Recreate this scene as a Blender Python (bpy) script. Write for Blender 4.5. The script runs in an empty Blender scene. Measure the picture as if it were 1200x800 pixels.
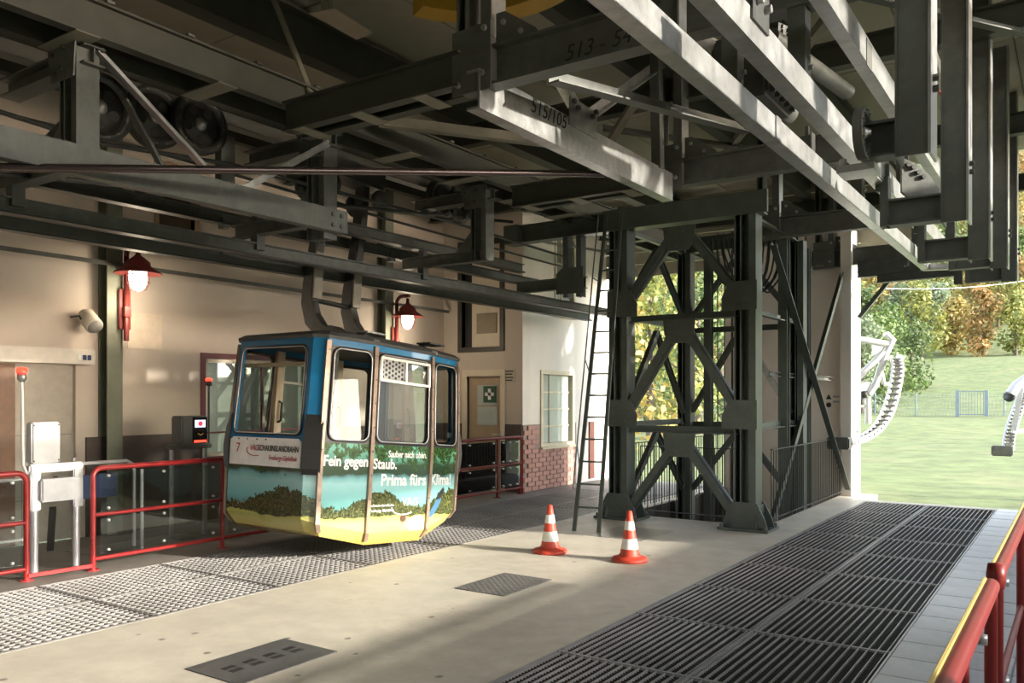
import bpy, bmesh, math, random
from mathutils import Vector, Matrix

# ---------------------------------------------------------------- camera, sky, sun, exposure
scene = bpy.context.scene
COL = scene.collection
FOC, CAMH, HORIZON, YAW = 978.0, 1.70, 465.0, math.radians(34.2)
cam = bpy.data.cameras.new('camera')
cam.sensor_width = 36.0
cam.lens = FOC / 1200.0 * 36.0
cam.shift_y = (HORIZON - 400.0) / 1200.0
cam.clip_end = 600
cam_ob = bpy.data.objects.new('camera', cam)
COL.objects.link(cam_ob)
cam_ob.location = (0, 0, CAMH)
cam_ob.rotation_euler = (math.radians(90), 0, YAW)
scene.camera = cam_ob

SUN_AZ = math.radians(80)       # angle from +Y towards +X
SUN_EL = math.radians(15)
w = bpy.data.worlds.new('sky'); scene.world = w; w.use_nodes = True
wn = w.node_tree.nodes; wl = w.node_tree.links
sky = wn.new('ShaderNodeTexSky'); sky.sky_type = 'NISHITA'; sky.sun_disc = False
sky.sun_elevation = SUN_EL; sky.sun_rotation = SUN_AZ
sky.air_density = 1.0; sky.dust_density = 1.2; sky.ozone_density = 0.6; sky.altitude = 400
bg = wn['Background']; bg.inputs['Strength'].default_value = 0.78
hs = wn.new('ShaderNodeHueSaturation'); hs.inputs['Saturation'].default_value = 0.5
wl.new(sky.outputs[0], hs.inputs['Color']); wl.new(hs.outputs[0], bg.inputs['Color'])

sun = bpy.data.lights.new('sun', 'SUN'); sun.energy = 7.5; sun.angle = math.radians(1.5); sun.color = (1.0, 0.93, 0.80)
sun_ob = bpy.data.objects.new('sun', sun); COL.objects.link(sun_ob)
sd = Vector((math.sin(SUN_AZ) * math.cos(SUN_EL), math.cos(SUN_AZ) * math.cos(SUN_EL), math.sin(SUN_EL)))
sun_ob.rotation_euler = sd.to_track_quat('Z', 'Y').to_euler()
sun_ob.location = (20, 20, 20)

vs = scene.view_settings
vs.view_transform = 'Standard'; vs.look = 'None'; vs.gamma = 1.0; vs.use_curve_mapping = False
vs.exposure = 0.72
scene.cycles.max_bounces = 8; scene.cycles.diffuse_bounces = 5; scene.cycles.transparent_max_bounces = 16

random.seed(11)
_s, _c = math.sin(YAW), math.cos(YAW)
def P(u, v, X=None, Y=None, Z=None, D=None):
    """a point of the hall seen at pixel (u,v) on the plane X=, Y=, Z= or at depth D"""
    k = (u - 600) / FOC
    r = Vector((-_s + k * _c, _c + k * _s, (HORIZON - v) / FOC))
    t = X / r.x if X is not None else Y / r.y if Y is not None else (Z - CAMH) / r.z if Z is not None else D
    return Vector((0, 0, CAMH)) + r * t
V = Vector

# ---------------------------------------------------------------- materials
MATS = {}
def mat(name, col, rough=0.6, metal=0.0, var=0.12, scale=6.0, bump=0.0, bscale=60.0, spec=0.5, emit=None, estr=0.0, stain=None, stain_amt=0.0, coat=0.0, speck=None):
    if name in MATS: return MATS[name]
    m = bpy.data.materials.new(name); m.use_nodes = True
    n = m.node_tree.nodes; l = m.node_tree.links
    b = n['Principled BSDF']
    b.inputs['Roughness'].default_value = rough
    b.inputs['Metallic'].default_value = metal
    b.inputs['Specular IOR Level'].default_value = spec
    b.inputs['Coat Weight'].default_value = coat
    tc = n.new('ShaderNodeTexCoord')
    nz = n.new('ShaderNodeTexNoise'); nz.inputs['Scale'].default_value = scale; nz.inputs['Detail'].default_value = 6; nz.inputs['Roughness'].default_value = 0.65
    l.new(tc.outputs['Object'], nz.inputs['Vector'])
    rp = n.new('ShaderNodeValToRGB')
    rp.color_ramp.elements[0].position = 0.3; rp.color_ramp.elements[1].position = 0.72
    c = V(col)
    rp.color_ramp.elements[0].color = (*[max(0, x * (1 - var)) for x in c], 1)
    rp.color_ramp.elements[1].color = (*[min(1, x * (1 + var)) for x in c], 1)
    l.new(nz.outputs['Fac'], rp.inputs['Fac'])
    out = rp.outputs['Color']
    if stain is not None:
        n2 = n.new('ShaderNodeTexNoise'); n2.inputs['Scale'].default_value = scale * 0.23; n2.inputs['Detail'].default_value = 9; n2.inputs['Roughness'].default_value = 0.75
        l.new(tc.outputs['Object'], n2.inputs['Vector'])
        r2 = n.new('ShaderNodeValToRGB'); r2.color_ramp.elements[0].position = 0.50; r2.color_ramp.elements[1].position = 0.72
        r2.color_ramp.elements[0].color = (0, 0, 0, 1); r2.color_ramp.elements[1].color = (stain_amt,) * 3 + (1,)
        l.new(n2.outputs['Fac'], r2.inputs['Fac'])
        mx = n.new('ShaderNodeMix'); mx.data_type = 'RGBA'
        l.new(r2.outputs['Color'], mx.inputs['Factor']); l.new(out, mx.inputs['A']); mx.inputs['B'].default_value = (*stain, 1)
        out = mx.outputs['Result']
    if speck is not None:
        vz = n.new('ShaderNodeTexVoronoi'); vz.inputs['Scale'].default_value = 3.2; l.new(tc.outputs['Object'], vz.inputs['Vector'])
        n4 = n.new('ShaderNodeTexNoise'); n4.inputs['Scale'].default_value = 40; l.new(tc.outputs['Object'], n4.inputs['Vector'])
        ad = n.new('ShaderNodeMath'); ad.operation = 'MULTIPLY_ADD'; ad.inputs[1].default_value = 0.10; l.new(n4.outputs['Fac'], ad.inputs[0]); l.new(vz.outputs['Distance'], ad.inputs[2])
        r4 = n.new('ShaderNodeValToRGB'); r4.color_ramp.elements[0].position = 0.105; r4.color_ramp.elements[1].position = 0.15
        r4.color_ramp.elements[0].color = (.8, .8, .8, 1); r4.color_ramp.elements[1].color = (0, 0, 0, 1); l.new(ad.outputs[0], r4.inputs['Fac'])
        mx = n.new('ShaderNodeMix'); mx.data_type = 'RGBA'
        l.new(r4.outputs['Color'], mx.inputs['Factor']); l.new(out, mx.inputs['A']); mx.inputs['B'].default_value = (*speck, 1)
        out = mx.outputs['Result']
    l.new(out, b.inputs['Base Color'])
    if rough < 0.9:
        mr = n.new('ShaderNodeMapRange'); mr.inputs['To Min'].default_value = max(0.03, rough - 0.1); mr.inputs['To Max'].default_value = min(1, rough + 0.12)
        l.new(nz.outputs['Fac'], mr.inputs['Value']); l.new(mr.outputs[0], b.inputs['Roughness'])
    if bump:
        n3 = n.new('ShaderNodeTexNoise'); n3.inputs['Scale'].default_value = bscale; n3.inputs['Detail'].default_value = 4
        l.new(tc.outputs['Object'], n3.inputs['Vector'])
        bp = n.new('ShaderNodeBump'); bp.inputs['Strength'].default_value = bump; bp.inputs['Distance'].default_value = 0.01
        l.new(n3.outputs['Fac'], bp.inputs['Height']); l.new(bp.outputs['Normal'], b.inputs['Normal'])
    if emit is not None:
        b.inputs['Emission Color'].default_value = (*emit, 1); b.inputs['Emission Strength'].default_value = estr
    MATS[name] = m
    return m

def glass_mat(name, tint=(0.86, 0.9, 0.88), refl=1.0, rough=0.02):
    if name in MATS: return MATS[name]
    m = bpy.data.materials.new(name); m.use_nodes = True
    n = m.node_tree.nodes; l = m.node_tree.links
    n.remove(n['Principled BSDF'])
    tr = n.new('ShaderNodeBsdfTransparent'); tr.inputs['Color'].default_value = (*tint, 1)
    gl = n.new('ShaderNodeBsdfGlossy'); gl.inputs['Roughness'].default_value = rough
    fr = n.new('ShaderNodeFresnel'); fr.inputs['IOR'].default_value = 1.5
    ml = n.new('ShaderNodeMath'); ml.operation = 'MULTIPLY'; ml.inputs[1].default_value = refl; ml.use_clamp = True
    mx = n.new('ShaderNodeMixShader')
    l.new(fr.outputs[0], ml.inputs[0]); l.new(ml.outputs[0], mx.inputs[0]); l.new(tr.outputs[0], mx.inputs[1]); l.new(gl.outputs[0], mx.inputs[2])
    l.new(mx.outputs[0], n['Material Output'].inputs['Surface'])
    MATS[name] = m
    return m

STEEL = mat('painted_steel', (0.092, 0.096, 0.085), 0.48, 0.0, 0.28, 5, 0.15, 40, stain=(0.07, 0.055, 0.04), stain_amt=0.55)
TOWERG = mat('green_grey_paint', (0.075, 0.088, 0.075), 0.42, 0.0, 0.2, 4, 0.1, 40, stain=(0.04, 0.035, 0.03), stain_amt=0.4)
GALV = mat('galvanised_steel', (0.44, 0.44, 0.435), 0.34, 0.72, 0.22, 9, 0.12, 50, stain=(0.17, 0.16, 0.145), stain_amt=0.6)
ZINC = mat('weathered_zinc_steel', (0.118, 0.122, 0.112), 0.5, 0.25, 0.3, 7, 0.15, 50, stain=(0.12, 0.11, 0.09), stain_amt=0.7)
ROOFST = mat('roof_steel', (0.048, 0.05, 0.038), 0.55, 0.0, 0.25, 4, 0.1, 40)
ROOFLT = mat('roof_steel_pale', (0.21, 0.195, 0.15), 0.6, 0.0, 0.2, 4, 0.1, 40)
BLACK = mat('black_rubber', (0.02, 0.02, 0.02), 0.5)
DARK = mat('dark_iron', (0.05, 0.05, 0.047), 0.45, 0.3, 0.3, 10, 0.2, 50)
BOLT = mat('bolt_steel', (0.10, 0.10, 0.09), 0.4, 0.6)
ROPE = mat('greased_rope', (0.12, 0.09, 0.088), 0.22, 0.7, 0.12, 60)
REDP = mat('red_paint', (0.42, 0.028, 0.028), 0.3, 0.0, 0.12, 8, coat=0.3)
DREDP = mat('dark_red_paint', (0.15, 0.016, 0.014), 0.38, 0.0, 0.15, 8, spec=0.22)
CHROME = mat('brushed_stainless', (0.60, 0.60, 0.62), 0.42, 0.5, 0.04, 20)
WHITE = mat('white_paint', (0.78, 0.78, 0.76), 0.4, 0.0, 0.05)
CREAM = mat('cream_paint', (0.66, 0.58, 0.45), 0.5, 0.0, 0.08)
CONC = mat('beige_concrete', (0.55, 0.505, 0.42), 0.52, 0.0, 0.14, 3.0, 0.12, 90, stain=(0.33, 0.29, 0.225), stain_amt=0.7, speck=(.12, .10, .085))
CONCD = mat('dark_concrete', (0.20, 0.185, 0.165), 0.6, 0.0, 0.25, 3.0, 0.15, 80, stain=(0.10, 0.09, 0.08), stain_amt=0.6)
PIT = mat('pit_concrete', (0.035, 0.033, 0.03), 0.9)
GRATE = mat('grating_steel', (0.40, 0.385, 0.37), 0.42, 0.45, 0.25, 3, stain=(0.12, 0.115, 0.11), stain_amt=0.8)
GRATEL = mat('left_grating_steel', (0.27, 0.258, 0.25), 0.45, 0.4, 0.25, 3, stain=(0.10, 0.095, 0.09), stain_amt=0.8)  # darker copy of the grating steel for the left grating
GRATED = mat('grating_cross_bars', (0.09, 0.085, 0.08), 0.5, 0.4, 0.25, 3)
WALLW = mat('warm_plaster', (0.56, 0.485, 0.41), 0.75, 0.0, 0.06, 1.2, 0.05, 60, stain=(0.45, 0.385, 0.32), stain_amt=0.45)
WALLP = mat('white_plaster', (0.74, 0.71, 0.66), 0.75, 0.0, 0.05, 1.5, 0.05, 60, stain=(0.58, 0.55, 0.5), stain_amt=0.4)
WALLC = mat('pale_board', (0.74, 0.67, 0.60), 0.7, 0.0, 0.07, 2.0, 0.05, 50, stain=(0.58, 0.52, 0.46), stain_amt=0.4)
WAINS = mat('dark_wainscot', (0.085, 0.062, 0.053), 0.6, 0.0, 0.2, 5)
BRICK = mat('red_brick', (0.43, 0.24, 0.20), 0.75, 0.0, 0.2, 9, 0.2, 60)
MORTAR = mat('mortar', (0.30, 0.22, 0.19), 0.85)
CEILM = mat('ceiling_board', (0.335, 0.31, 0.235), 0.75, 0.0, 0.09, 1.6, 0.03, 40, stain=(0.25, 0.225, 0.17), stain_amt=0.5)
WOODB = mat('brown_wood', (0.16, 0.075, 0.035), 0.45, 0.0, 0.3, 7)
TILE = mat('grey_tile', (0.74, 0.76, 0.78), 0.5, 0.0, 0.14, 4, 0.1, 40, stain=(0.30, 0.30, 0.30), stain_amt=0.5)
GLASS = glass_mat('clear_glass')
GLASSD = glass_mat('window_glass', (0.75, 0.8, 0.78), 1.4)

# ---------------------------------------------------------------- mesh builder
def frame(p0, p1, up=V((0, 0, 1))):
    d = (p1 - p0).normalized()
    if abs(d.dot(up)) > 0.985: up = V((0, 1, 0)) if abs(d.y) < 0.9 else V((1, 0, 0))
    s = d.cross(up).normalized(); u = s.cross(d).normalized()
    return d, s, u

class MB:
    def __init__(self): self.v = []; self.f = []; self.mi = []; self.sm = []
    def add(self, vs, fs, mi=0, smooth=False):
        o = len(self.v); self.v += [V(x) for x in vs]
        for f in fs: self.f.append([i + o for i in f]); self.mi.append(mi); self.sm.append(smooth)
        return self
    def box(self, c, size, rot=None, mi=0):
        c = V(c); sx, sy, sz = [x / 2 for x in size]
        pts = [V((x, y, z)) for x in (-sx, sx) for y in (-sy, sy) for z in (-sz, sz)]
        if rot is not None: pts = [rot @ p for p in pts]
        return self.add([c + p for p in pts], [(0, 1, 3, 2), (4, 6, 7, 5), (0, 4, 5, 1), (2, 3, 7, 6), (0, 2, 6, 4), (1, 5, 7, 3)], mi)
    def bx(self, x0, x1, y0, y1, z0, z1, mi=0):
        return self.box(((x0 + x1) / 2, (y0 + y1) / 2, (z0 + z1) / 2), (abs(x1 - x0), abs(y1 - y0), abs(z1 - z0)), None, mi)
    def bbox(self, x0, x1, y0, y1, z0, z1, b=0.01, mi=0):
        """box with chamfered edges"""
        bm = bmesh.new(); bmesh.ops.create_cube(bm, size=1.0)
        for vv in bm.verts:
            vv.co = V(((x0 + x1) / 2 + vv.co.x * (x1 - x0), (y0 + y1) / 2 + vv.co.y * (y1 - y0), (z0 + z1) / 2 + vv.co.z * (z1 - z0)))
        bmesh.ops.bevel(bm, geom=list(bm.edges), offset=b, segments=2, affect='EDGES')
        bm.verts.index_update()
        self.add([vv.co.copy() for vv in bm.verts], [[q.index for q in f.verts] for f in bm.faces], mi)
        bm.free(); return self
    def extrude(self, p0, p1, prof, up=V((0, 0, 1)), mi=0, smooth=False, off=(0, 0)):
        p0, p1 = V(p0), V(p1); d, s, u = frame(p0, p1, up)
        n = len(prof)
        vs = [p + s * (a + off[0]) + u * (b + off[1]) for p in (p0, p1) for a, b in prof]
        fs = [(i, (i + 1) % n, n + (i + 1) % n, n + i) for i in range(n)]
        self.add(vs, fs, mi, smooth)
        self.add(vs[:n], [list(range(n))[::-1]], mi); self.add(vs[n:], [list(range(n))], mi)
        return self
    def beam(self, p0, p1, w, h, kind='box', t=None, up=V((0, 0, 1)), mi=0, off=(0, 0)):
        a, b = w / 2, h / 2; t = t or min(w, h) * 0.12
        if kind == 'box': pr = [(-a, -b), (a, -b), (a, b), (-a, b)]
        elif kind == 'I': pr = [(-a, -b), (a, -b), (a, -b + t), (t / 2, -b + t), (t / 2, b - t), (a, b - t), (a, b), (-a, b), (-a, b - t), (-t / 2, b - t), (-t / 2, -b + t), (-a, -b + t)]
        elif kind == 'U': pr = [(-a, -b), (a, -b), (a, -b + t), (-a + t, -b + t), (-a + t, b - t), (a, b - t), (a, b), (-a, b)]
        elif kind == 'C': pr = [(a, -b), (a, b), (-a, b), (-a, b - t), (a - t, b - t), (a - t, -b + t), (-a, -b + t), (-a, -b)]
        elif kind == 'L': pr = [(-a, -b), (a, -b), (a, -b + t), (-a + t, -b + t), (-a + t, b), (-a, b)]
        elif kind == 'T': pr = [(-a, b), (-a, b - t), (-t / 2, b - t), (-t / 2, -b), (t / 2, -b), (t / 2, b - t), (a, b - t), (a, b)]
        return self.extrude(p0, p1, pr, up, mi, off=off)
    def cyl(self, p0, p1, r, n=12, r2=None, mi=0, smooth=True):
        r2 = r if r2 is None else r2
        p0, p1 = V(p0), V(p1); d, s, u = frame(p0, p1)
        an = [2 * math.pi * i / n for i in range(n)]
        vs = [p0 + (s * math.cos(a) + u * math.sin(a)) * r for a in an] + [p1 + (s * math.cos(a) + u * math.sin(a)) * r2 for a in an]
        self.add(vs, [(i, (i + 1) % n, n + (i + 1) % n, n + i) for i in range(n)], mi, smooth)
        self.add(vs[:n], [list(range(n))[::-1]], mi); self.add(vs[n:], [list(range(n))], mi)
        return self
    def tube(self, pts, r, n=8, mi=0, closed=False):
        pts = [V(p) for p in pts]; m = len(pts); vs = []
        prev = None
        for i, p in enumerate(pts):
            a = pts[(i - 1) % m] if (closed or i > 0) else p
            b = pts[(i + 1) % m] if (closed or i < m - 1) else p
            d = (b - a).normalized()
            if prev is None:
                ref = V((0, 0, 1)) if abs(d.z) < 0.9 else V((1, 0, 0)); s = d.cross(ref).normalized()
            else:
                s = (prev - d * prev.dot(d)).normalized()
            prev = s; u = s.cross(d)
            vs += [p + (s * math.cos(2 * math.pi * k / n) + u * math.sin(2 * math.pi * k / n)) * r for k in range(n)]
        fs = []
        for i in range(m if closed else m - 1):
            j = (i + 1) % m
            fs += [(i * n + k, i * n + (k + 1) % n, j * n + (k + 1) % n, j * n + k) for k in range(n)]
        self.add(vs, fs, mi, True)
        if not closed:
            self.add(vs[:n], [list(range(n))], mi); self.add(vs[-n:], [list(range(n))[::-1]], mi)
        return self
    def lathe(self, c, prof, n=20, axis=V((0, 0, 1)), mi=0, closed=False):
        c = V(c); axis = V(axis).normalized()
        ref = V((0, 0, 1)) if abs(axis.z) < 0.9 else V((1, 0, 0))
        s = axis.cross(ref).normalized(); u = axis.cross(s)
        m = len(prof); vs = []
        for i in range(n):
            a = 2 * math.pi * i / n; e = s * math.cos(a) + u * math.sin(a)
            vs += [c + e * r + axis * z for r, z in prof]
        fs = []
        for i in range(n):
            j = (i + 1) % n
            for k in range(m if closed else m - 1):
                q = (k + 1) % m
                fs.append((i * m + k, j * m + k, j * m + q, i * m + q))
        return self.add(vs, fs, mi, True)
    def prism(self, poly, n, t, mi=0):
        """flat polygon (3-D points) thickened by t along normal n (centred)"""
        n = V(n).normalized() * t / 2; k = len(poly); poly = [V(p) for p in poly]
        vs = [p - n for p in poly] + [p + n for p in poly]
        self.add(vs, [list(range(k))[::-1], list(range(k, 2 * k))] + [(i, (i + 1) % k, k + (i + 1) % k, k + i) for i in range(k)], mi)
        return self
    def bolt(self, p, n, r=0.02, h=0.02, mi=0):
        p = V(p); n = V(n).normalized()
        return self.cyl(p, p + n * h, r, 6, mi=mi, smooth=False)
    def build(self, name, mats, parent=None, kind=None, label=None, origin=None):
        me = bpy.data.meshes.new(name)
        if parent is not None: o = V(parent['_o']) if '_o' in parent else V((0, 0, 0))
        elif origin is not None: o = V(origin)
        else:
            xs = [p.x for p in self.v]; ys = [p.y for p in self.v]; zs = [p.z for p in self.v]
            o = V(((min(xs) + max(xs)) / 2, (min(ys) + max(ys)) / 2, min(zs)))
        me.from_pydata([tuple(p - o) for p in self.v], [], self.f)
        if not isinstance(mats, (list, tuple)): mats = [mats]
        for m in mats: me.materials.append(m)
        me.polygons.foreach_set('material_index', self.mi)
        me.polygons.foreach_set('use_smooth', self.sm)
        bm = bmesh.new(); bm.from_mesh(me); bmesh.ops.recalc_face_normals(bm, faces=bm.faces); bm.to_mesh(me); bm.free()
        me.update()
        ob = bpy.data.objects.new(name, me); COL.objects.link(ob)
        if parent is not None:
            ob.parent = parent
            ob['_o'] = tuple(o)
        else:
            ob.location = o; ob['_o'] = tuple(o)
        if kind: ob['kind'] = kind
        if label: ob['label'] = label
        return ob

def tag(o, label, cat, group=None):
    o['label'] = label; o['category'] = cat
    if group: o['group'] = group
    return o
def thing(name, label, cat, loc=(0, 0, 0), group=None, local=False):
    o = bpy.data.objects.new(name, None); COL.objects.link(o); o.empty_display_size = 0.1
    o.location = loc; o['_o'] = (0.0, 0.0, 0.0) if local else tuple(loc)
    return tag(o, label, cat, group)
def struct(o):
    o['kind'] = 'structure'; return o
def copy_tree(o, parent=None):
    c = o.copy(); COL.objects.link(c)
    if parent is not None: c.parent = parent
    for ch in list(o.children): copy_tree(ch, c)
    return c
def share(proto, name, loc, parent=None, rot=None, scale=None):
    o = bpy.data.objects.new(name, proto if isinstance(proto, bpy.types.Mesh) else proto.data); COL.objects.link(o)
    if parent is not None:
        o.parent = parent; o.location = V(loc) - V(parent['_o'])
    else: o.location = loc
    if rot: o.rotation_euler = rot
    if scale: o.scale = scale
    return o
def text(name, s, size, mt, origin, xdir, ydir, parent, shear=0.0, align='LEFT', extrude=0.001, width=None, bold=0.0):
    cu = bpy.data.curves.new('t', 'FONT'); cu.body = s; cu.size = size; cu.extrude = extrude; cu.shear = shear; cu.align_x = align; cu.offset = bold
    cu.resolution_u = 3
    ob = bpy.data.objects.new('t', cu); COL.objects.link(ob)
    dg = bpy.context.evaluated_depsgraph_get(); me = bpy.data.meshes.new_from_object(ob.evaluated_get(dg))
    bpy.data.objects.remove(ob); bpy.data.curves.remove(cu)
    xs = [q.co.x for q in me.vertices]
    k = 1.0 if width is None else width / max(1e-6, (max(xs) - min(xs)))
    x, y = V(xdir).normalized(), V(ydir).normalized(); z = x.cross(y)
    o = V(origin); po = V(parent['_o']) if parent is not None else V((0, 0, 0))
    for q in me.vertices: q.co = o + x * q.co.x * k + y * q.co.y + z * q.co.z - po
    me.materials.append(mt); me.name = name
    t = bpy.data.objects.new(name, me); COL.objects.link(t); t.parent = parent
    return t
def arc(c, a, b, r, t0, t1, n=8):
    c, a, b = V(c), V(a), V(b)
    return [c + (a * math.cos(t) + b * math.sin(t)) * r for t in [t0 + (t1 - t0) * i / n for i in range(n + 1)]]
# ---------------------------------------------------------------- the setting
XW, XW2, YB, YE, ZC, XR = -10.0, -8.2, 12.4, 15.6, 5.65, 1.7     # left wall, white wall, back wall, open end, ceiling, right wall
def wall(name, axis, pos, thick, a0, a1, z0, z1, holes, mt):
    """wall in the plane axis=pos, thickness towards +thick, with rectangular holes (a0,a1,z0,z1)"""
    A = sorted({a0, a1, *[h[0] for h in holes], *[h[1] for h in holes]}); Z = sorted({z0, z1, *[h[2] for h in holes], *[h[3] for h in holes]})
    A = [a for a in A if a0 <= a <= a1]; Z = [z for z in Z if z0 <= z <= z1]
    m = MB()
    for i in range(len(A) - 1):
        for j in range(len(Z) - 1):
            ca, cz = (A[i] + A[i + 1]) / 2, (Z[j] + Z[j + 1]) / 2
            if any(h[0] < ca < h[1] and h[2] < cz < h[3] for h in holes): continue
            if axis == 'X': m.bx(pos, pos + thick, A[i], A[i + 1], Z[j], Z[j + 1])
            else: m.bx(A[i], A[i + 1], pos, pos + thick, Z[j], Z[j + 1])
    return struct(m.build(name, mt))

# terrain: meadow that rises to a wooded hillside
def ground_z(x, y):
    if -10.4 < x < 1.9 and y < YE: return -1.5
    def L(t, pts):
        for (a, b), (c2, d) in zip(pts, pts[1:]):
            if t <= c2:
                k = (t - a) / (c2 - a); k = k * k * (3 - 2 * k) * 0.5 + k * 0.5
                return b + (d - b) * k
        return pts[-1][1]
    z = L(max(y, 0), [(0, -0.6), (16, -0.34), (40, -0.05), (63, 0.5), (114, 6.6), (135, 12), (165, 26), (230, 64), (300, 80)])
    z += 0.12 * math.sin(x * 0.31 + 1) * math.sin(y * 0.23) * min(1, max(0, (y - 18) / 20))
    if x < -12: z += min(0, (x + 12) * 0.02) + max(0, (-x - 30) * 0.06)
    return z
m = MB()
xs = [-150, -120, -95, -75] + [-60 + 2 * i for i in range(38)] + [18, 24, 34, 50, 80, 120]
ys = [-60, -40, -24, -12, -6, 0, 4, 8, 11, 13, 14.4, 15.59, 15.61, 16.5] + [18 + 2 * i for i in range(60)] + [140, 148, 156, 165, 175, 190, 205, 220, 240, 270, 300]
xs = sorted(set(xs + [-10.41, -10.39, 1.89, 1.91]))
m.add([(x, y, ground_z(x, y)) for y in ys for x in xs], [(j * len(xs) + i, j * len(xs) + i + 1, (j + 1) * len(xs) + i + 1, (j + 1) * len(xs) + i) for j in range(len(ys) - 1) for i in range(len(xs) - 1)], 0, True)
GRASS = mat('meadow_grass', (0.135, 0.168, 0.06), 0.9, 0.0, 0.38, 1.3, 0.9, 9, stain=(0.23, 0.21, 0.10), stain_amt=0.8)
struct(m.build('ground', GRASS, origin=(0, 0, 0)))

# floor: middle slab with the counterweight pit cut out
YP0, XP0, XP1 = 10.95, -5.55, -3.42
XGL0, XGL1, XGR0, XGR1 = -7.74, -5.9, -2.9, -1.03
m = MB()
m.bx(XGL1, XGR0, -4, YP0, -0.4, 0); m.bx(XGL1, XP0, YP0, YE, -0.4, 0); m.bx(XP1, XGR0, YP0, YE, -0.4, 0)
floor = struct(m.build('floor', CONC))
fl = struct(MB().bx(XW, XGL0, -4, YB, -0.4, 0).bx(XW2, XGL0, YB, YE, -0.4, 0).bx(XGL0, XGL1, 13.44, YE, -0.4, -0.001).build('floor', CONCD))
fr = MB().bx(XGR1, XR, -4, YE - 0.9, -0.4, -0.022).bx(XGR0, XGR1, 14.43, YE - 0.9, -0.4, 0.0).build('floor', CONC); struct(fr)
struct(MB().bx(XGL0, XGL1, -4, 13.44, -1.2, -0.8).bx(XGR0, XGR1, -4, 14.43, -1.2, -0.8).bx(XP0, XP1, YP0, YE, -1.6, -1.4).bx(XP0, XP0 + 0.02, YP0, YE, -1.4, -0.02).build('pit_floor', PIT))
# tiles of the right platform
tm = MB().bbox(-0.206, 0.206, -0.206, 0.206, -0.02, 0, 0.006).build('tile_shape', TILE, origin=(0, 0, 0)); tmesh = tm.data; bpy.data.objects.remove(tm)
for i in range(6):
    for j in range(32):
        x, y = XGR1 + 0.21 + 0.417 * i, 1.55 + 0.417 * j
        if x > XR - 0.15 or y > YE - 1.05: continue
        share(tmesh, 'tile', (x, y, random.uniform(-0.002, 0.002)), fr, (random.uniform(-.004, .004), random.uniform(-.004, .004), 0))

# gratings: bearing bars along Y, cross bars along X, rim
def grate_mesh(w_, l_, nb, nc, t=0.0065, tc=0.004, ct=-0.012, cm=1, mt=None):
    m = MB()
    for i in range(nb):
        x = -w_ / 2 + w_ * (i + 0.5) / nb; m.bx(x - t / 2, x + t / 2, -l_ / 2, l_ / 2, -0.045, 0)
    for j in range(nc):
        y = -l_ / 2 + l_ * (j + 0.5) / nc; m.bx(-w_ / 2, w_ / 2, y - tc / 2, y + tc / 2, -0.03, ct, cm)
    for sgn in (-1, 1):
        m.bx(sgn * w_ / 2 - 0.007, sgn * w_ / 2 + 0.007, -l_ / 2, l_ / 2, -0.05, 0.003)
        m.bx(-w_ / 2, w_ / 2, sgn * l_ / 2 - 0.007, sgn * l_ / 2 + 0.007, -0.05, 0.003)
    o = m.build('g', [mt or GRATE, GRATED], origin=(0, 0, 0)); me = o.data; bpy.data.objects.remove(o); return me
gmR = grate_mesh(0.928, 1.198, 16, 34); gmL = grate_mesh(0.91, 1.198, 13, 17, 0.019, 0.018, -0.002, 0, GRATEL)
gr = thing('walkway_grating', 'dark steel floor grating of rectangular panels beside the grey tiled platform', 'grating', (-1.965, 7, -0.05))
for j in range(13):
    for i in range(2):
        share(gmR, 'grating_panel', (XGR0 + 0.4675 + 0.935 * i, -0.62 + 1.205 * j, 0), gr)
gl_ = thing('walkway_grating', 'sunlit steel floor grating running under the hanging cable car', 'grating', (-6.82, 6, -0.05))
for j in range(13):
    for i in range(2):
        share(gmL, 'grating_panel', (XGL0 + 0.46 + 0.92 * i, -1.62 + 1.205 * j, 0), gl_)

# ---- walls
W2 = (P(240, 0, X=XW).y, 9.3, 0.87, 2.24)           # office window behind the cabin
D2 = (2.6, 5.36, 0.0, 2.08)                          # sliding door at far left
W3 = (6.45, 7.0, 3.65, 4.75)
wl_ = wall('wall_left', 'X', XW, -0.25, -4, YB, 0, ZC, [W2, D2, W3], WALLW)
D1 = (-9.43, -8.66, 0.0, 2.08); D1b = (-9.55, -8.68, 2.62, 4.5)
wall('wall_back', 'Y', YB, 0.25, XW - 0.2, XW2, 0, ZC, [D1, D1b], WALLW)
W1 = (13.06, 14.15, 0.84, 2.12); W4 = (13.55, 14.2, 3.3, 4.75)
wall('wall_side', 'X', XW2, -0.25, YB + 0.002, 15.75, 0, ZC, [W1, W4], WALLP)
# unseen right wall; openings are made up to aim sun at floor and beams
posts = []
holes = [(2.6, 10.2, 1.50, 2.78), (1.5, 13.2, 4.10, 4.66), (5.7, 9.6, 5.22, 5.60)]
wall('wall_right', 'X', XR, 0.25, -4, YE, 0, ZC, holes, WALLW)
wall('wall_rear', 'Y', -4.0, -0.25, XW - 0.25, XR + 0.25, 0, ZC, [(-8.6, -6.2, 0.0, 2.4), (-2.9, -1.0, 0.0, 2.4)], WALLW)  # unseen rear wall added to dim the hall, openings sized for fill light
m = MB()
for y in (3.4, 5.4, 7.4, 9.4, 11.4): m.beam(V((XR + .1, y, 4.18)), V((XR + .1, y, 4.7)), 0.06, 0.06)
m.build('trim_1', STEEL)['kind'] = 'structure'
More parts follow.
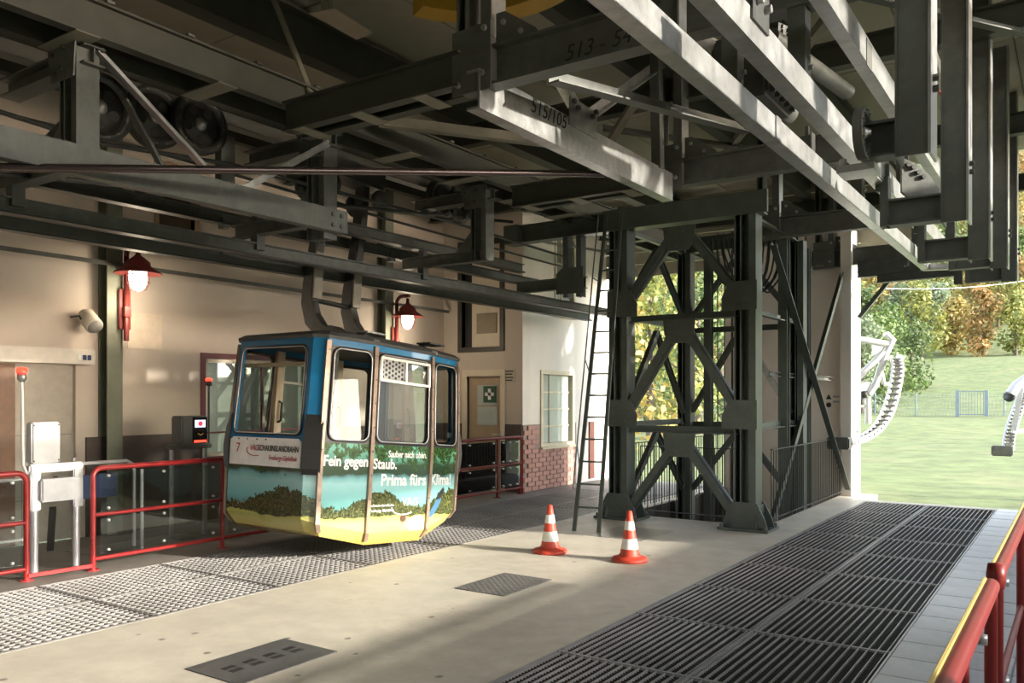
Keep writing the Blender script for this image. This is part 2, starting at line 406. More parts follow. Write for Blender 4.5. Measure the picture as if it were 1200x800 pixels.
# wainscot and brick base
struct(MB().bx(XW, XW + 0.03, -4, D2[0] - 0.1, 0, 1.21).bx(XW, XW + 0.03, D2[1] + 0.12, YB, 0, W2[2] - 0.1).bx(XW, XW + 0.03, D2[1] + 0.12, W2[0] - 0.1, W2[2] - 0.1, 1.21).bx(XW, XW + 0.03, W2[1] + 0.1, YB, W2[2] - 0.1, 1.21)
       .bx(XW, D1[0] - 0.1, YB - 0.03, YB, 0, 1.21).bx(D1[1] + 0.1, XW2 - 0.001, YB - 0.03, YB, 0, 1.21).build('baseboard_left', WAINS))
bb = struct(MB().bx(XW2, XW2 + 0.012, YB + 0.004, W1[0] - 0.08, 0, 1.2).bx(XW2, XW2 + 0.012, W1[0] - 0.08, W1[1] + 0.08, 0, W1[2] - 0.08).bx(XW2, XW2 + 0.012, W1[1] + 0.08, 14.3, 0, 1.2).build('baseboard_side', MORTAR))
bmh = MB().bbox(0, 0.03, -0.118, 0.118, -0.036, 0.036, 0.005).build('b', BRICK, origin=(0, 0, 0)); bme = bmh.data; bpy.data.objects.remove(bmh)
for r in range(14):
    for k in range(8):
        y = YB + 0.12 + 0.25 * k + (0.125 if r % 2 else 0); z = 0.044 + 0.0845 * r
        if y > 14.2: continue
        if y + 0.12 > W1[0] - 0.06 and y - 0.12 < W1[1] + 0.06 and z > W1[2] - 0.06: continue
        share(bme, 'brick', (XW2 + 0.006 + random.uniform(0, .004), y, z), bb)
# ceiling planks and roof deck
ce = bpy.data.objects.new('ceiling', None); COL.objects.link(ce); ce.location = (-4, 6, ZC); ce['_o'] = (-4, 6, ZC); struct(ce)
pm = MB().bbox(-0.49, 0.49, -2.44, 2.44, 0, 0.03, 0.008).build('p', CEILM, origin=(0, 0, 0)); pme = pm.data; bpy.data.objects.remove(pm)
for i in range(13):
    for j in range(4):
        share(pme, 'plank', (-10.0 + 0.99 * i, -1.5 + 4.89 * j, ZC + random.uniform(-0.006, 0.006)), ce)
MB().bx(-10.6, XR + 0.3, -4, 15.7, ZC + 0.04, ZC + 0.2).build('roof_deck', ROOFST, ce)

def win(name, axis, pos, a0, a1, z0, z1, fm, gm, bars_a=(), bars_z=(), fw=0.06, sill=True, out=1, depth=0.09):
    """framed window set in a hole: frame proud of the wall, each pane its own piece"""
    def bxx(m, A0, A1, Z0, Z1, d0, d1):
        return m.bx(pos + d0 * out, pos + d1 * out, A0, A1, Z0, Z1) if axis == 'X' else m.bx(A0, A1, pos + d0 * out, pos + d1 * out, Z0, Z1)
    m = MB()
    bxx(m, a0 - fw, a1 + fw, z1, z1 + fw, -0.12, 0.025); bxx(m, a0 - fw, a1 + fw, z0 - fw, z0, -0.12, 0.025)
    bxx(m, a0 - fw, a0, z0, z1, -0.12, 0.025); bxx(m, a1, a1 + fw, z0, z1, -0.12, 0.025)
    w_ = struct(m.build(name, fm))
    if sill:
        s_ = MB(); bxx(s_, a0 - fw - .02, a1 + fw + .02, z0 - fw - 0.03, z0 - fw + 0.01, -0.02, 0.07); s_.build('window_sill', fm, w_)
    A = [a0, *bars_a, a1]; Z = [z0, *bars_z, z1]
    for b in bars_a: s_ = MB(); bxx(s_, b - .013, b + .013, z0, z1, -0.10, -0.06); s_.build('glazing_bar', fm, w_)
    for b in bars_z: s_ = MB(); bxx(s_, a0, a1, b - .013, b + .013, -0.10, -0.06); s_.build('glazing_bar', fm, w_)
    for i in range(len(A) - 1):
        for j in range(len(Z) - 1):
            s_ = MB(); bxx(s_, A[i] + .006, A[i + 1] - .006, Z[j] + .006, Z[j + 1] - .006, -0.086, -0.08); s_.build('pane', gm, w_)
    return w_
WINW = mat('window_paint', (0.62, 0.56, 0.42), 0.5)
MILKY = mat('curtained_glass', (0.42, 0.47, 0.44), 0.08, 0.0, 0.15, 2, coat=0.6)
win('window_1', 'X', XW2, *W1, WINW, MILKY, (13.42,), (1.15, 1.47, 1.79), 0.075)
win('window_2', 'X', XW, *W2, mat('maroon_window_frame', (0.12, 0.025, 0.03), 0.45), GLASSD, (8.2,), (1.2,), 0.07)
win('window_3', 'X', XW, *W3, mat('tan_window_frame', (0.33, 0.22, 0.12), 0.5), mat('dark_pane', (0.06, 0.045, 0.03), 0.2), (), (4.2,), 0.06)
win('window_4', 'X', XW2, *W4, WINW, mat('dim_pane', (0.24, 0.25, 0.25), 0.15), (13.87,), (3.78, 4.26), 0.06)
# inner cream casement of the office window and the office behind it
m = MB()
for (a, b, c2, d) in ((W2[0], W2[0] + .05, W2[2], W2[3]), (W2[0], W2[1], W2[3] - .06, W2[3]), (W2[0], W2[1], W2[2], W2[2] + .05), (W2[1] - .05, W2[1], W2[2], W2[3])): m.bx(XW - .1, XW - .02, a, b, c2, d)
struct(m.build('trim_2', CREAM))
m = MB().bx(-12.6, -12.5, 6.4, 10, 0, 2.9).bx(-12.6, -10.25, 6.3, 6.4, 0, 2.9).bx(-12.6, -10.25, 10, 10.1, 0, 2.9).bx(-12.6, -10.25, 6.4, 10, 2.85, 2.9).bx(-12.6, -10.25, 6.4, 10, 0, .05)
struct(m.build('wall_office', mat('office_plaster', (0.62, 0.62, 0.58), 0.7)))
lt = bpy.data.lights.new('office_fill_light', 'AREA'); lt.energy = 16; lt.size = 0.5; lt.color = (1, .95, .85)  # unseen area light without a fixture, brightens the office behind the window
lo = bpy.data.objects.new('office_fill_light', lt); COL.objects.link(lo); lo.location = (-11.4, 8.2, 2.8)

# doors
def door_first_aid():
    x0, x1 = D1[0], D1[1]
    d = struct(MB().bx(x0 - .1, x0, YB - .04, YB + .2, 0, 2.08).bx(x1, x1 + .1, YB - .04, YB + .2, 0, 2.08).bx(x0 - .1, x1 + .1, YB - .04, YB + .2, 2.08, 2.2).build('door_1', CREAM))
    tan = mat('tan_door_paint', (0.40, 0.30, 0.20), 0.5)
    lf = MB().bx(x0, x1, YB + .05, YB + .1, 0, 2.08).build('door_leaf', tan, d)
    for z0, z1 in ((0.15, 0.5), (0.58, 0.93)): MB().bbox(x0 + .1, x1 - .1, YB + .035, YB + .055, z0, z1, .006).build('door_panel', tan, lf)
    MB().bx(x0 + .2, x1 - .12, YB + .04, YB + .06, 1.18, 1.52).build('pane', MILKY, lf)
    MB().bx(x0 + .2, x1 - .12, YB + .04, YB + .06, 1.55, 1.92).build('pane', MILKY, lf)
    sg = MB().bx(x0 + .35, x0 + .63, YB + .02, YB + .036, 1.6, 1.9).build('first_aid_sign', mat('sign_green', (0.03, 0.09, 0.05), 0.4), lf)
    MB().bx(x0 + .46, x0 + .52, YB + .014, YB + .022, 1.65, 1.85).bx(x0 + .39, x0 + .59, YB + .014, YB + .022, 1.72, 1.78).build('cross', WHITE, sg)
    MB().cyl((x1 - .07, YB + .05, 1.02), (x1 - .07, YB - .0, 1.02), .012).cyl((x1 - .07, YB, 1.02), (x1 - .2, YB, 1.02), .011).build('door_handle', CHROME, lf)
door_first_aid()
d = struct(MB().bx(D1b[0] - .09, D1b[0], YB - .03, YB + .2, D1b[2], D1b[3]).bx(D1b[1], D1b[1] + .09, YB - .03, YB + .2, D1b[2], D1b[3]).bx(D1b[0] - .09, D1b[1] + .09, YB - .03, YB + .2, D1b[2] - .09, D1b[2]).bx(D1b[0] - .09, D1b[1] + .09, YB - .03, YB + .2, D1b[3], D1b[3] + .09).build('door_2', mat('dark_frame', (0.05, 0.045, 0.035), 0.5)))
MB().bx(D1b[0] + .18, D1b[1], YB + .06, YB + .1, D1b[2], D1b[3]).build('door_leaf', CREAM, d)
MB().bx(D1b[0] + .3, D1b[1] - .12, YB + .04, YB + .062, D1b[2] + .25, D1b[2] + .62).build('pane', mat('dim_tan_pane', (0.30, 0.25, 0.18), 0.2), d)
MB().bx(D1b[0], D1b[0] + .18, YB + .09, YB + .12, D1b[2], D1b[3]).build('dark_gap', BLACK, d)
# sliding door at far left: white track box, pale leaf, brown timber leaf
d = struct(MB().bbox(XW + .002, XW + .2, 2.2, 5.5, 2.09, 2.27, .01).build('door_3', mat('track_box_paint', (0.62, 0.57, 0.5), 0.5)))
MB().bx(XW - .12, XW - .06, 4.66, 5.36, 0, 2.09).build('door_leaf', mat('pale_door', (0.42, 0.38, 0.32), 0.6), d)
for z in (0.5, 1.25): MB().bx(XW - .061, XW - .055, 4.68, 5.34, z, z + .008).build('seam', CONCD, d)
lf = MB().bx(XW - .1, XW - .02, 4.42, 4.68, 0, 2.09).bx(XW - .1, XW - .02, 2.6, 4.2, 1.9, 2.09).bx(XW - .1, XW - .02, 2.6, 4.2, 0, 0.3).bx(XW - .1, XW - .02, 4.14, 4.42, 0, 0.3).bx(XW - .1, XW - .02, 4.1, 4.2, 0.3, 1.9).build('timber_leaf', WOODB, d)
MB().bx(XW - .07, XW - .06, 4.2, 4.42, 0, 2.09).bx(XW - .07, XW - .06, 2.6, 4.1, 0.3, 1.9).build('pane', mat('dark_glass', (0.05, 0.045, 0.04), 0.1), lf)
m = MB()
for i, (y, w_) in enumerate(((5.28, .05), (5.34, .05), (5.40, .05))): m.bx(XW + .2, XW + .206, y, y + .04, 2.14, 2.2, 1 if i else 0)
m.build('label_plate', [WHITE, mat('sign_blue', (0.015, 0.035, 0.12), 0.4)], d)

# columns on the left wall and pale end wall
for k, y in enumerate((5.74, 10.68)):
    o = struct(MB().beam(V((XW + .1, y, 0)), V((XW + .1, y, ZC)), .2, .2, 'I', .016, up=V((1, 0, 0))).build('trim_%d' % (3 + k), mat('olive_column', (0.155, 0.165, 0.12), 0.5)))
YWE = 15.35
ew = struct(MB().bx(-5.55, -4.07, YWE, YWE + .2, -1.4, 4.6).bx(-4.04, -3.24, YWE, YWE + .2, -1.4, 4.6).bx(-3.40, -3.24, 15.06, YWE, -.4, 4.6).build('wall_end', WALLC))
o = struct(MB().bx(-3.24, -3.22, 15.06, 15.76, -.4, 4.6).build('trim_5', WHITE))
# fascia boards added to darken the gable and upper hall above the open end
fa = bpy.data.objects.new('wall_front', None); COL.objects.link(fa); fa.location = (-6, 15.6, 4.15); fa['_o'] = (-6, 15.6, 4.15); struct(fa)
for k in range(6): MB().bx(-10.2, -2.3, 15.58, 15.62, 4.16 + .25 * k, 4.40 + .25 * k).build('plank', CEILM, fa)
m = MB()
for z in [0.25 + 0.28 * i for i in range(15)]: m.bolt((-3.22, 15.2, z), (1, 0, 0), .012, .012); m.bolt((-3.22, 15.5, z), (1, 0, 0), .012, .012)
m.build('bolts', BOLT, o, 'stuff')
# small marks on the walls
t = tag(MB().bx(-8.58, -8.36, YB - .012, YB, 1.95, 2.2).build('wall_notice', mat('notice_board', (0.5, 0.44, 0.37), 0.6)), 'small square notice with dark lines of print beside first-aid door', 'sign')
for i, z in enumerate((2.15, 2.1, 2.04, 1.99)): MB().bx(-8.56, -8.39 - .02 * (i % 2), YB - .016, YB - .012, z, z + .022).build('print_line', BLACK, t)
t = tag(MB().bx(-3.72, -3.47, YWE - .008, YWE, 1.5, 1.78).build('pictogram_sign', WALLC), 'small pictogram sticker on pale end wall beside lit white edge', 'sign')
MB().lathe((-3.66, YWE - .008, 1.56), [(0, -.006), (.045, -.006), (.045, 0)], 14, (0, 1, 0)).build('pictogram', BLACK, t)
MB().prism([(-3.71, YWE - .01, 1.66), (-3.61, YWE - .01, 1.66), (-3.66, YWE - .01, 1.75)], (0, 1, 0), .006).build('pictogram', BLACK, t)
for z in (1.69, 1.6): MB().bx(-3.59, -3.48, YWE - .012, YWE - .008, z, z + .035).build('print_line', mat('grey_print', (0.35, 0.37, 0.38), .6), t)
tag(MB().bx(XW, XW + .008, 6.02, 6.5, 2.32, 2.78).build('access_panel', mat('panel_plaster', (0.62, 0.53, 0.42), .7)), 'flush square access panel in plaster wall below the left red lamp', 'panel')

struct(MB().bx(XW2, XW2 + .03, 14.82, 15.02, 0.05, 1.2).build('trim_6', mat('brick_red_paint', (.30, .11, .08), .6)))
# ---------------------------------------------------------------- steelwork
ZX = V((1, 0, 0)); ZY = V((0, 1, 0)); ZZ = V((0, 0, 1))
def bolts(parent, pts, n, r=0.018, h=0.02, mt=None):
    m = MB()
    for p in pts: m.bolt(p, n, r, h)
    return m.build('bolts', mt or BOLT, parent, 'stuff')

# ---- riveted tower
T = thing('steel_tower', 'dark green riveted steel tower with braced legs standing on concrete floor', 'tower', (-4.4, 10.6, 0))
YT = 10.58; XA, XB = -5.32, -3.52; HZ = (0.0, 1.26, 2.78, 4.02)
def leg(x, y, z0, z1, wx=0.28, wy=0.26):
    m = MB()
    for sgn in (-1, 1):      # two channels, web outwards
        m.beam(V((x + sgn * wx * .5 - sgn * .045, y, z0)), V((x + sgn * wx * .5 - sgn * .045, y, z1)), wy, .09, 'U' , .014, up=V((sgn, 0, 0)) )
    m.bx(x - .05, x + .05, y - .012, y + .012, z0, z1)
    return m.build('leg', TOWERG, T)
leg(XA, YT, 0, 4.05); leg(XB, YT, 0, 4.05); leg(XA, 12.9, -1.4, 4.05, .22, .2); leg(XB, 12.9, -1.4, 4.05, .2, .2)
def foot(x, y):
    m = MB().bbox(x - .33, x + .33, y - .24, y + .24, 0, .035, .008)
    for sgn in (-1, 1):
        m.prism([(x - .30, y + sgn * .14, .03), (x + .30, y + sgn * .14, .03), (x + .26, y + sgn * .14, .16), (x + .155, y + sgn * .14, .36), (x - .155, y + sgn * .14, .36), (x - .26, y + sgn * .14, .16)], ZY, .016)
        m.prism([(x + sgn * .16, y - .21, .03), (x + sgn * .16, y + .21, .03), (x + sgn * .16, y + .1, .33), (x + sgn * .16, y - .1, .33)], ZX, .016)
    f = m.build('base_shoe', TOWERG, T)
    b = [(x + i * .065 - .2, y - .148, z) for i in range(7) for z in (.1, .2) if abs(i * .065 - .2) < .27 - z * .3]
    mm = MB()
    for p in b: mm.bolt(p, (0, -1, 0), .015, .012)
    for p in ((x - .28, y - .2), (x + .28, y - .2), (x - .28, y + .2), (x + .28, y + .2)): mm.bolt((p[0], p[1], .03), ZZ, .028, .05)
    mm.build('rivets', TOWERG, f, 'stuff')
foot(XA, YT); foot(XB, YT)
def gusset(poly, y, mt=TOWERG, rx=None):
    g = MB().prism([(p[0], y, p[1]) for p in poly], ZY, .016).build('gusset_plate', mt, T)
    x0 = min(p[0] for p in poly); x1 = max(p[0] for p in poly); z0 = min(p[1] for p in poly); z1 = max(p[1] for p in poly)
    mm = MB()
    for i in range(4):
        for j in range(3):
            mm.bolt((x0 + (x1 - x0) * (.2 + .2 * i), y - .008, z0 + (z1 - z0) * (.22 + .28 * j)), (0, -1, 0), .014, .011)
    mm.build('rivets', mt, g, 'stuff')
def face(y, full=True):
    xm = (XA + XB) / 2
    for k in (1, 2):
        z = HZ[k]
        m = MB().beam(V((XA + .1, y - .03, z)), V((XB - .1, y - .03, z)), .10, .09, 'L', .014).beam(V((XA + .1, y + .06, z)), V((XB - .1, y + .06, z)), .10, .09, 'L', .014)
        m.build('strut', TOWERG, T)
    for k in (1, 2, 3):
        z1 = HZ[k]; z0 = HZ[k - 1]
        for sgn, xl in ((-1, XA), (1, XB)):
            a = V((xm + sgn * .10, y - .02, z1 - .22 if k < 3 else z1 - .12)); b = V((xl - sgn * .12, y - .02, z0 + (.26 if k > 1 else .12)))
            m = MB()
            m.beam(a + V((0, -.045, 0)), b + V((0, -.045, 0)), .10, .075, 'U', .012, up=ZY); m.beam(a + V((0, .06, 0)), b + V((0, .06, 0)), .10, .075, 'U', .012, up=-ZY)
            br = m.build('brace', TOWERG, T)
            if full:     # batten plates between the two channels of a brace
                for q in (.3, .5, .7):
                    c2 = a.lerp(b, q); dd = (b - a).normalized()
                    mm = MB().box(c2 + V((0, -.088, 0)), (.16, .01, .09), Matrix.Rotation(-math.atan2(dd.z, dd.x), 3, 'Y')); mm.build('batten', TOWERG, br)
        gusset([(xm - .23, z1 - .04), (xm + .23, z1 - .04), (xm + .21, z1 - .24), (xm + .13, z1 - .36), (xm - .13, z1 - .36), (xm - .21, z1 - .24)], y - .105)
    for xl, sgn in ((XA, 1), (XB, -1)):
        for z in HZ[1:3]:
            gusset([(xl - sgn * .16, z + .03), (xl + sgn * .30, z + .03), (xl + sgn * .30, z + .2), (xl + sgn * .2, z + .40), (xl - sgn * .16, z + .40)], y - .14)
face(YT)
yb = 12.9; xm = (XA + XB) / 2
for k in (1, 2, 3):
    for sgn, xl in ((-1, XA), (1, XB)):
        MB().beam(V((xm + sgn * .08, yb, HZ[k] - .15)), V((xl - sgn * .1, yb, HZ[k - 1] + .2)), .08, .09, 'U', .012, up=ZY).build('brace', GALV if (sgn > 0 and k == 2) else TOWERG, T)  # one back brace in paler steel, its sunlight put into the material
    if k < 3: MB().beam(V((XA, yb, HZ[k])), V((XB, yb, HZ[k])), .08, .09, 'L', .012).build('strut', TOWERG, T)
    for x in (XA, XB): MB().beam(V((x, YT, HZ[k] + .05)), V((x, yb, HZ[k] + .05)), .08, .08, 'L', .012).build('strut', TOWERG, T)
for x in (XA,):
    for k in (1, 2, 3):
        ym = (YT + yb) / 2
        MB().beam(V((x, ym, HZ[k] - .1)), V((x, YT + .1, HZ[k - 1] + .2)), .07, .09, 'U', .012).build('brace', TOWERG, T)
        MB().beam(V((x, ym, HZ[k] - .1)), V((x, yb - .1, HZ[k - 1] + .2)), .07, .09, 'U', .012).build('brace', TOWERG, T)
# head girder of the tower with riveted bearing plate, running left over the track
MB().beam(V((-7.15, YT, 4.16)), V((-3.3, YT, 4.16)), .2, .26, 'I', .022).build('head_girder', TOWERG, T)
MB().beam(V((XA - .2, YT - .16, 4.16)), V((XB + .3, YT - .16, 4.16)), .06, .28, 'box').build('head_plate', TOWERG, T)
MB().beam(V((XA, yb, 4.16)), V((XB, yb, 4.16)), .16, .24, 'I', .02).build('head_girder', TOWERG, T)
MB().bx(-6.05, -5.2, YT - .14, YT + .14, 4.29, 4.31).build('bearing_plate', ROOFLT, T)
# guide column in the pit and side bracing towards the end wall
XS = -3.46
MB().beam(V((-4.9, 12.8, -1.4)), V((-4.9, 12.8, 4.05)), .12, .12, 'I', .014).build('guide_column', TOWERG, T)
SB = thing('side_bracing', 'crossed dark steel bracing and columns before the pale end wall', 'bracing', (XS, 13, 0))
for y in (12.15, 13.32): MB().beam(V((XS - .06, y, -.1)), V((XS - .06, y, 4.0)), .13, .13, 'I', .014, up=ZY).build('column', TOWERG, SB)
a = P(907, 285, X=XS + .04); b = P(996, 578, Y=15.2); MB().beam(a, b, .09, .09, 'L', .012).build('brace', TOWERG, SB)
a = P(988, 314, Y=15.2); b = P(903, 612, X=XS - .04); MB().beam(a, b, .09, .09, 'L', .012).build('brace', TOWERG, SB)
a = P(903, 438, X=XS - .1); b = P(975, 444, X=XS - .1); MB().beam(a, b, .05, .07, 'U', .01).build('strut', ZINC, SB)
for z in (.72, 2.1): MB().bx(-3.75, -3.52, 13.1, 13.16, z, z + .06).build('bracket', GALV, SB)

# ---- picket fence round the pit
F_ = thing('pit_fence', 'thin dark picket fence guarding the pit behind the steel tower', 'fence', (-4.4, 11.2, 0))
def pickets(p0, p1, h, step):
    n = int((p1 - p0).length / step)
    for i in range(n + 1):
        p = p0.lerp(p1, i / n); o = share(pkm, 'picket', p, F_)
    MB().beam(p0 + ZZ * h, p1 + ZZ * h, .035, .012).build('rail', DARK, F_)
    MB().beam(p0 + ZZ * .08, p1 + ZZ * .08, .03, .01).build('rail', DARK, F_)
pk = MB().beam(V((0, 0, 0.02)), V((0, 0, 1.0)), .011, .011).build('p', DARK, origin=(0, 0, 0)); pkm = pk.data; bpy.data.objects.remove(pk)
pickets(V((XA + .1, YP0 + .02, 0)), V((XB - .15, YP0 + .02, 0)), 1.0, .105)
pickets(V((XP1 + .04, YP0 + .15, 0)), V((XP1 + .04, 15.0, 0)), 1.0, .105)
pickets(V((XP0 - .04, YP0, 0)), V((XP0 - .04, 15.3, 0)), 1.0, .105)

# ---- counterweight ropes and hose bundle in the pit shaft
for k, (u, r) in enumerate(((841, .012), (849, .012), (858, .022), (863, .014), (869, .022), (874, .014), (880, .02), (913, .02), (919, .014), (931, .018))):
    p = P(u, 460, Y=14.3 if u < 900 else 14.6)
    tag(MB().cyl((p.x, p.y, -1.4), (p.x, p.y, 4.6), r, 8).build('guide_cable', DARK), 'vertical dark counterweight cable in the pit shaft by the pale wall', 'cable', 'vertical cables in the pit shaft')
for k in range(8):
    x0 = -4.55 + .055 * k; y0 = 12.0 + .05 * (k % 3)
    pts = [V((x0, y0, 4.05)), V((x0 + .02, y0, 3.85)), V((x0 + .06 + .03 * k, y0, 3.55 - .02 * k)), V((x0 + .2 + .03 * k, y0 + .1, 3.32 - .02 * k)), V((x0 + .45, y0 + .2, 3.3)), V((x0 + .62, y0 + .2, 3.5)), V((x0 + .66, y0 + .2, 4.05))]
    from itertools import chain
    sm = []
    for i in range(len(pts) - 1):
        for q in (0, .33, .66): sm.append(pts[i].lerp(pts[i + 1], q))
    sm.append(pts[-1])
    for _ in range(2): sm = [sm[0]] + [(sm[i - 1] + sm[i] * 2 + sm[i + 1]) / 4 for i in range(1, len(sm) - 1)] + [sm[-1]]
    tag(MB().tube(sm, .014, 6).build('hanging_hose', BLACK), 'black hose looping in the bundle under the tower head', 'hose', 'hose bundle under the tower head')

# ---- cross frames over the hall: cross beam, centre post, gusset
XN = -3.68
def cross_frame(y, x0, x1, ztop, label, post=True, mt=ROOFST, twin_left=None, txt=None):
    t = thing('cross_frame', label, 'beam', (XN, y, 3.97))
    MB().beam(V((XN - .16, y, 4.115)), V((x1, y, 4.115)), .15, .29, 'I', .02).build('beam', ZINC, t)
    if x0 < XN - .2:
        MB().beam(V((x0, y - .1, 4.125)), V((XN - .1, y - .1, 4.125)), .1, .26, 'I', .018).build('beam', ROOFST, t)
        MB().beam(V((x0, y + .12, 4.125)), V((XN - .1, y + .12, 4.125)), .1, .26, 'I', .018).build('beam', ROOFST, t)
        n = max(2, int((XN - x0) / .55))
        for i in range(n): x = x0 + (XN - x0) * (i + .3) / n; MB().bx(x - .07, x + .07, y - .15, y + .17, 3.985, 3.995).build('batten', ROOFLT, t)
    if post:
        for sgn in (-1, 1): MB().beam(V((XN + sgn * .11, y, 4.0)), V((XN + sgn * .11, y, ZC)), .18, .09, 'U', .014, up=V((sgn, 0, 0))).build('post', STEEL, t)
        MB().bx(XN + .156, XN + .164, y - .09, y + .09, 4.32, ZC).build('post_lit_edge', GALV, t)  # pale strip puts the post's sunlit edge into the material
        g = MB().prism([(XN - .18, y - .105, 3.93), (XN + .17, y - .105, 3.93), (XN + .17, y - .105, 4.42), (XN - .18, y - .105, 4.40)], ZY, .014).build('gusset_plate', STEEL, t)
        g2 = MB().prism([(XN + .18, y - .05, 4.26), (XN + .55, y - .05, 4.26), (XN + .52, y - .05, 4.30), (XN + .26, y - .05, 4.48), (XN + .18, y - .05, 4.48)], ZY, .012).build('gusset_plate', STEEL, t)
        bolts(g, [(XN + .12, y - .112, 4.37), (XN + .10, y - .112, 4.05), (XN - .12, y - .112, 4.0)], (0, -1, 0), .022, .025, GALV)
        bolts(g2, [(XN + .25, y - .056, 4.4), (XN + .4, y - .056, 4.3)], (0, -1, 0), .02, .02, GALV)
    return t
t = cross_frame(5.0, -5.7, -.8, ZC, 'cross beam with chalked number 513 and centre post, nearest of the row')
INK = mat('ink_marks', (0.014, 0.014, 0.012), .7)
text('chalked_number', '513 - 54', .15, INK, P(665, 72, Y=4.92) + V((0, -.012, 0)) - V((.02, 0, 0)), (1, 0, 0.03), (0, 0, 1), t, .25)
cross_frame(8.5, -5.7, -1.9, ZC, 'cross beam with centre post above the orange cones, second of the row')
cross_frame(12.0, -4.0, -1.6, ZC, 'cross beam with hanging post right of the tower head')
cross_frame(15.2, -3.9, -1.2, ZC, 'farthest cross beam above the pale end wall', post=True)
t = thing('cross_frame', 'low double cross beam at the open end above the meadow', 'beam', (-2, 15.3, 3.5))
MB().beam(P(1005, 316, Y=14.9), P(1088, 308, Y=14.9), .14, .28, 'I', .02).build('beam', STEEL, t)
MB().beam(P(1028, 326, Y=13.0), P(1126, 317, Y=13.0), .12, .14, 'I', .016).build('beam', STEEL, t)
MB().beam(P(1006, 372, Y=15.2), P(1042, 328, Y=15.2), .08, .08, 'L', .012).build('brace', TOWERG, t)
for u, y0, y1 in ((1123, 300, 333), (1060, 285, 312)): MB().beam(P(u, y0, Y=13), P(u, y1, Y=13), .1, .1, 'I', .014).build('hanger', STEEL, t)

# ---- sunlit spine beam with K bracing
S = thing('spine_beam', 'sunlit galvanised beam chalked 515/105 between first and second cross beams', 'beam', (XN, 6.8, 3.7))
xs_ = XN + .02
MB().beam(V((xs_, 4.88, 3.945)), V((xs_, 8.36, 3.945)), .12, .29, 'C', .018).build('beam', GALV, S)
text('chalked_number', '515/105', .17, INK, P(622, 130, X=xs_ + .062), (0, 1, 0), (0, 0, 1), S, .2)
g = MB().prism([P(668, 112, X=xs_ + .07), P(699, 133, X=xs_ + .07), P(699, 163, X=xs_ + .07), P(667, 146, X=xs_ + .07)], ZX, .014).build('gusset_plate', GALV, S)
bolts(g, [P(671, 119, X=xs_ + .077), P(676, 127, X=xs_ + .077), P(693, 137, X=xs_ + .077), P(697, 132, X=xs_ + .077)], ZX, .024, .03)
MB().beam(P(672, 122, X=xs_ + .02), P(648, 78, X=xs_ + .02), .09, .08, 'L', .012).build('brace', GALV, S)
MB().beam(P(695, 132, X=xs_ + .02), P(775, 74, X=xs_ + .02), .09, .09, 'L', .012).build('brace', GALV, S)
MB().beam(P(771, 198, X=xs_ + .03), P(768, 40, X=xs_ + .03), .1, .1, 'L', .012).build('hanger', ZINC, S)
t = tag(MB().beam(P(648, 88, Y=5.25), P(876, 150, Y=8.2), .11, .11, 'L', .014).build('diagonal_strut', ZINC), 'long diagonal angle strut crossing behind the slim vertical hanger', 'beam')
t = tag(MB().beam(P(445, 140, Z=4.35), P(668, 168, Z=4.35), .09, .12, 'L', .014).build('wind_brace', ROOFLT), 'pale flat wind brace running behind the chalked spine beam', 'beam')
t = tag(MB().beam(P(745, 118, Z=4.9), P(668, 240, Z=4.2), .09, .06, 'L', .012).build('tie_rod', ROOFLT), 'pale slanting tie crossing above the ladder', 'beam')
tag(MB().beam(P(313, -20, Z=5.5), P(368, 118, Z=4.36), .09, .02, 'box').build('flat_tie', ROOFLT), 'pale flat tie slanting down across the ceiling boards', 'beam')

# ---- right-hand running rails
def rail(name, label, x, y0, y1, zc, wd, ht, kind='C', mt=GALV):
    t = thing(name, label, 'rail', (x, (y0 + y1) / 2, zc - ht / 2), )
    MB().beam(V((x, y0, zc)), V((x, y1, zc)), wd, ht, kind, .014).build('rail_bar', mt, t)
    return t
r1 = rail('guide_rail', 'left one of the two bright steel rails above the right walkway', -1.68, 2.0, 12.3, 3.455, .09, .15, 'box')
for y in (5.5, 9.0, 11.0): MB().bx(-1.63, -1.625, y - .05, y + .05, 3.38, 3.53).build('joint_plate', GALV, r1)
r2 = rail('guide_rail', 'right one of the two bright steel rails above the right walkway', -1.28, 2.0, 12.1, 3.40, .09, .15, 'box')
MB().beam(V((-1.73, 12.25, 3.42)), V((-1.2, 12.1, 3.38)), .12, .08).build('end_tie', GALV, r1)
g = MB().bx(-1.235, -1.222, 3.74, 3.98, 3.42, 3.6).bx(-1.24, -1.15, 3.74, 3.98, 3.6, 3.615).build('hanger_plate', DARK, r2)
bolts(g, [(-1.222, 3.8, 3.52), (-1.222, 3.92, 3.52)], ZX, .02, .03, GALV)
g = MB().bx(-1.24, -1.228, 6.6, 6.9, 3.34, 3.50).build('joint_plate', STEEL, r2)
r3 = rail('guide_rail', 'upper sunlit rail passing behind the nearest hanging post', -1.1, 2.0, 9.6, 3.80, .08, .16, 'box')
g = MB().bx(-1.06, -1.055, 5.35, 5.5, 3.7, 3.86).build('joint_plate', STEEL, r3)
rail('guide_rail', 'thin upper rail glimpsed high between the hanging posts', -.92, 3.0, 13.0, 4.28, .05, .10, 'box')
t = thing('drive_gearbox', 'dark ribbed gearbox hanging behind the right bright rail', 'gearbox', (-2.15, 6.6, 4.0))
MB().bbox(-2.4, -1.95, 6.3, 7.0, 4.0, 4.5, .03).build('housing', DARK, t)
for k in range(5): MB().bx(-1.95, -1.91, 6.36 + .13 * k, 6.39 + .13 * k, 4.02, 4.48).build('rib', DARK, t)
MB().cyl((-2.17, 7.0, 4.25), (-2.17, 7.6, 4.25), .1, 16).build('shaft', ZINC, t)
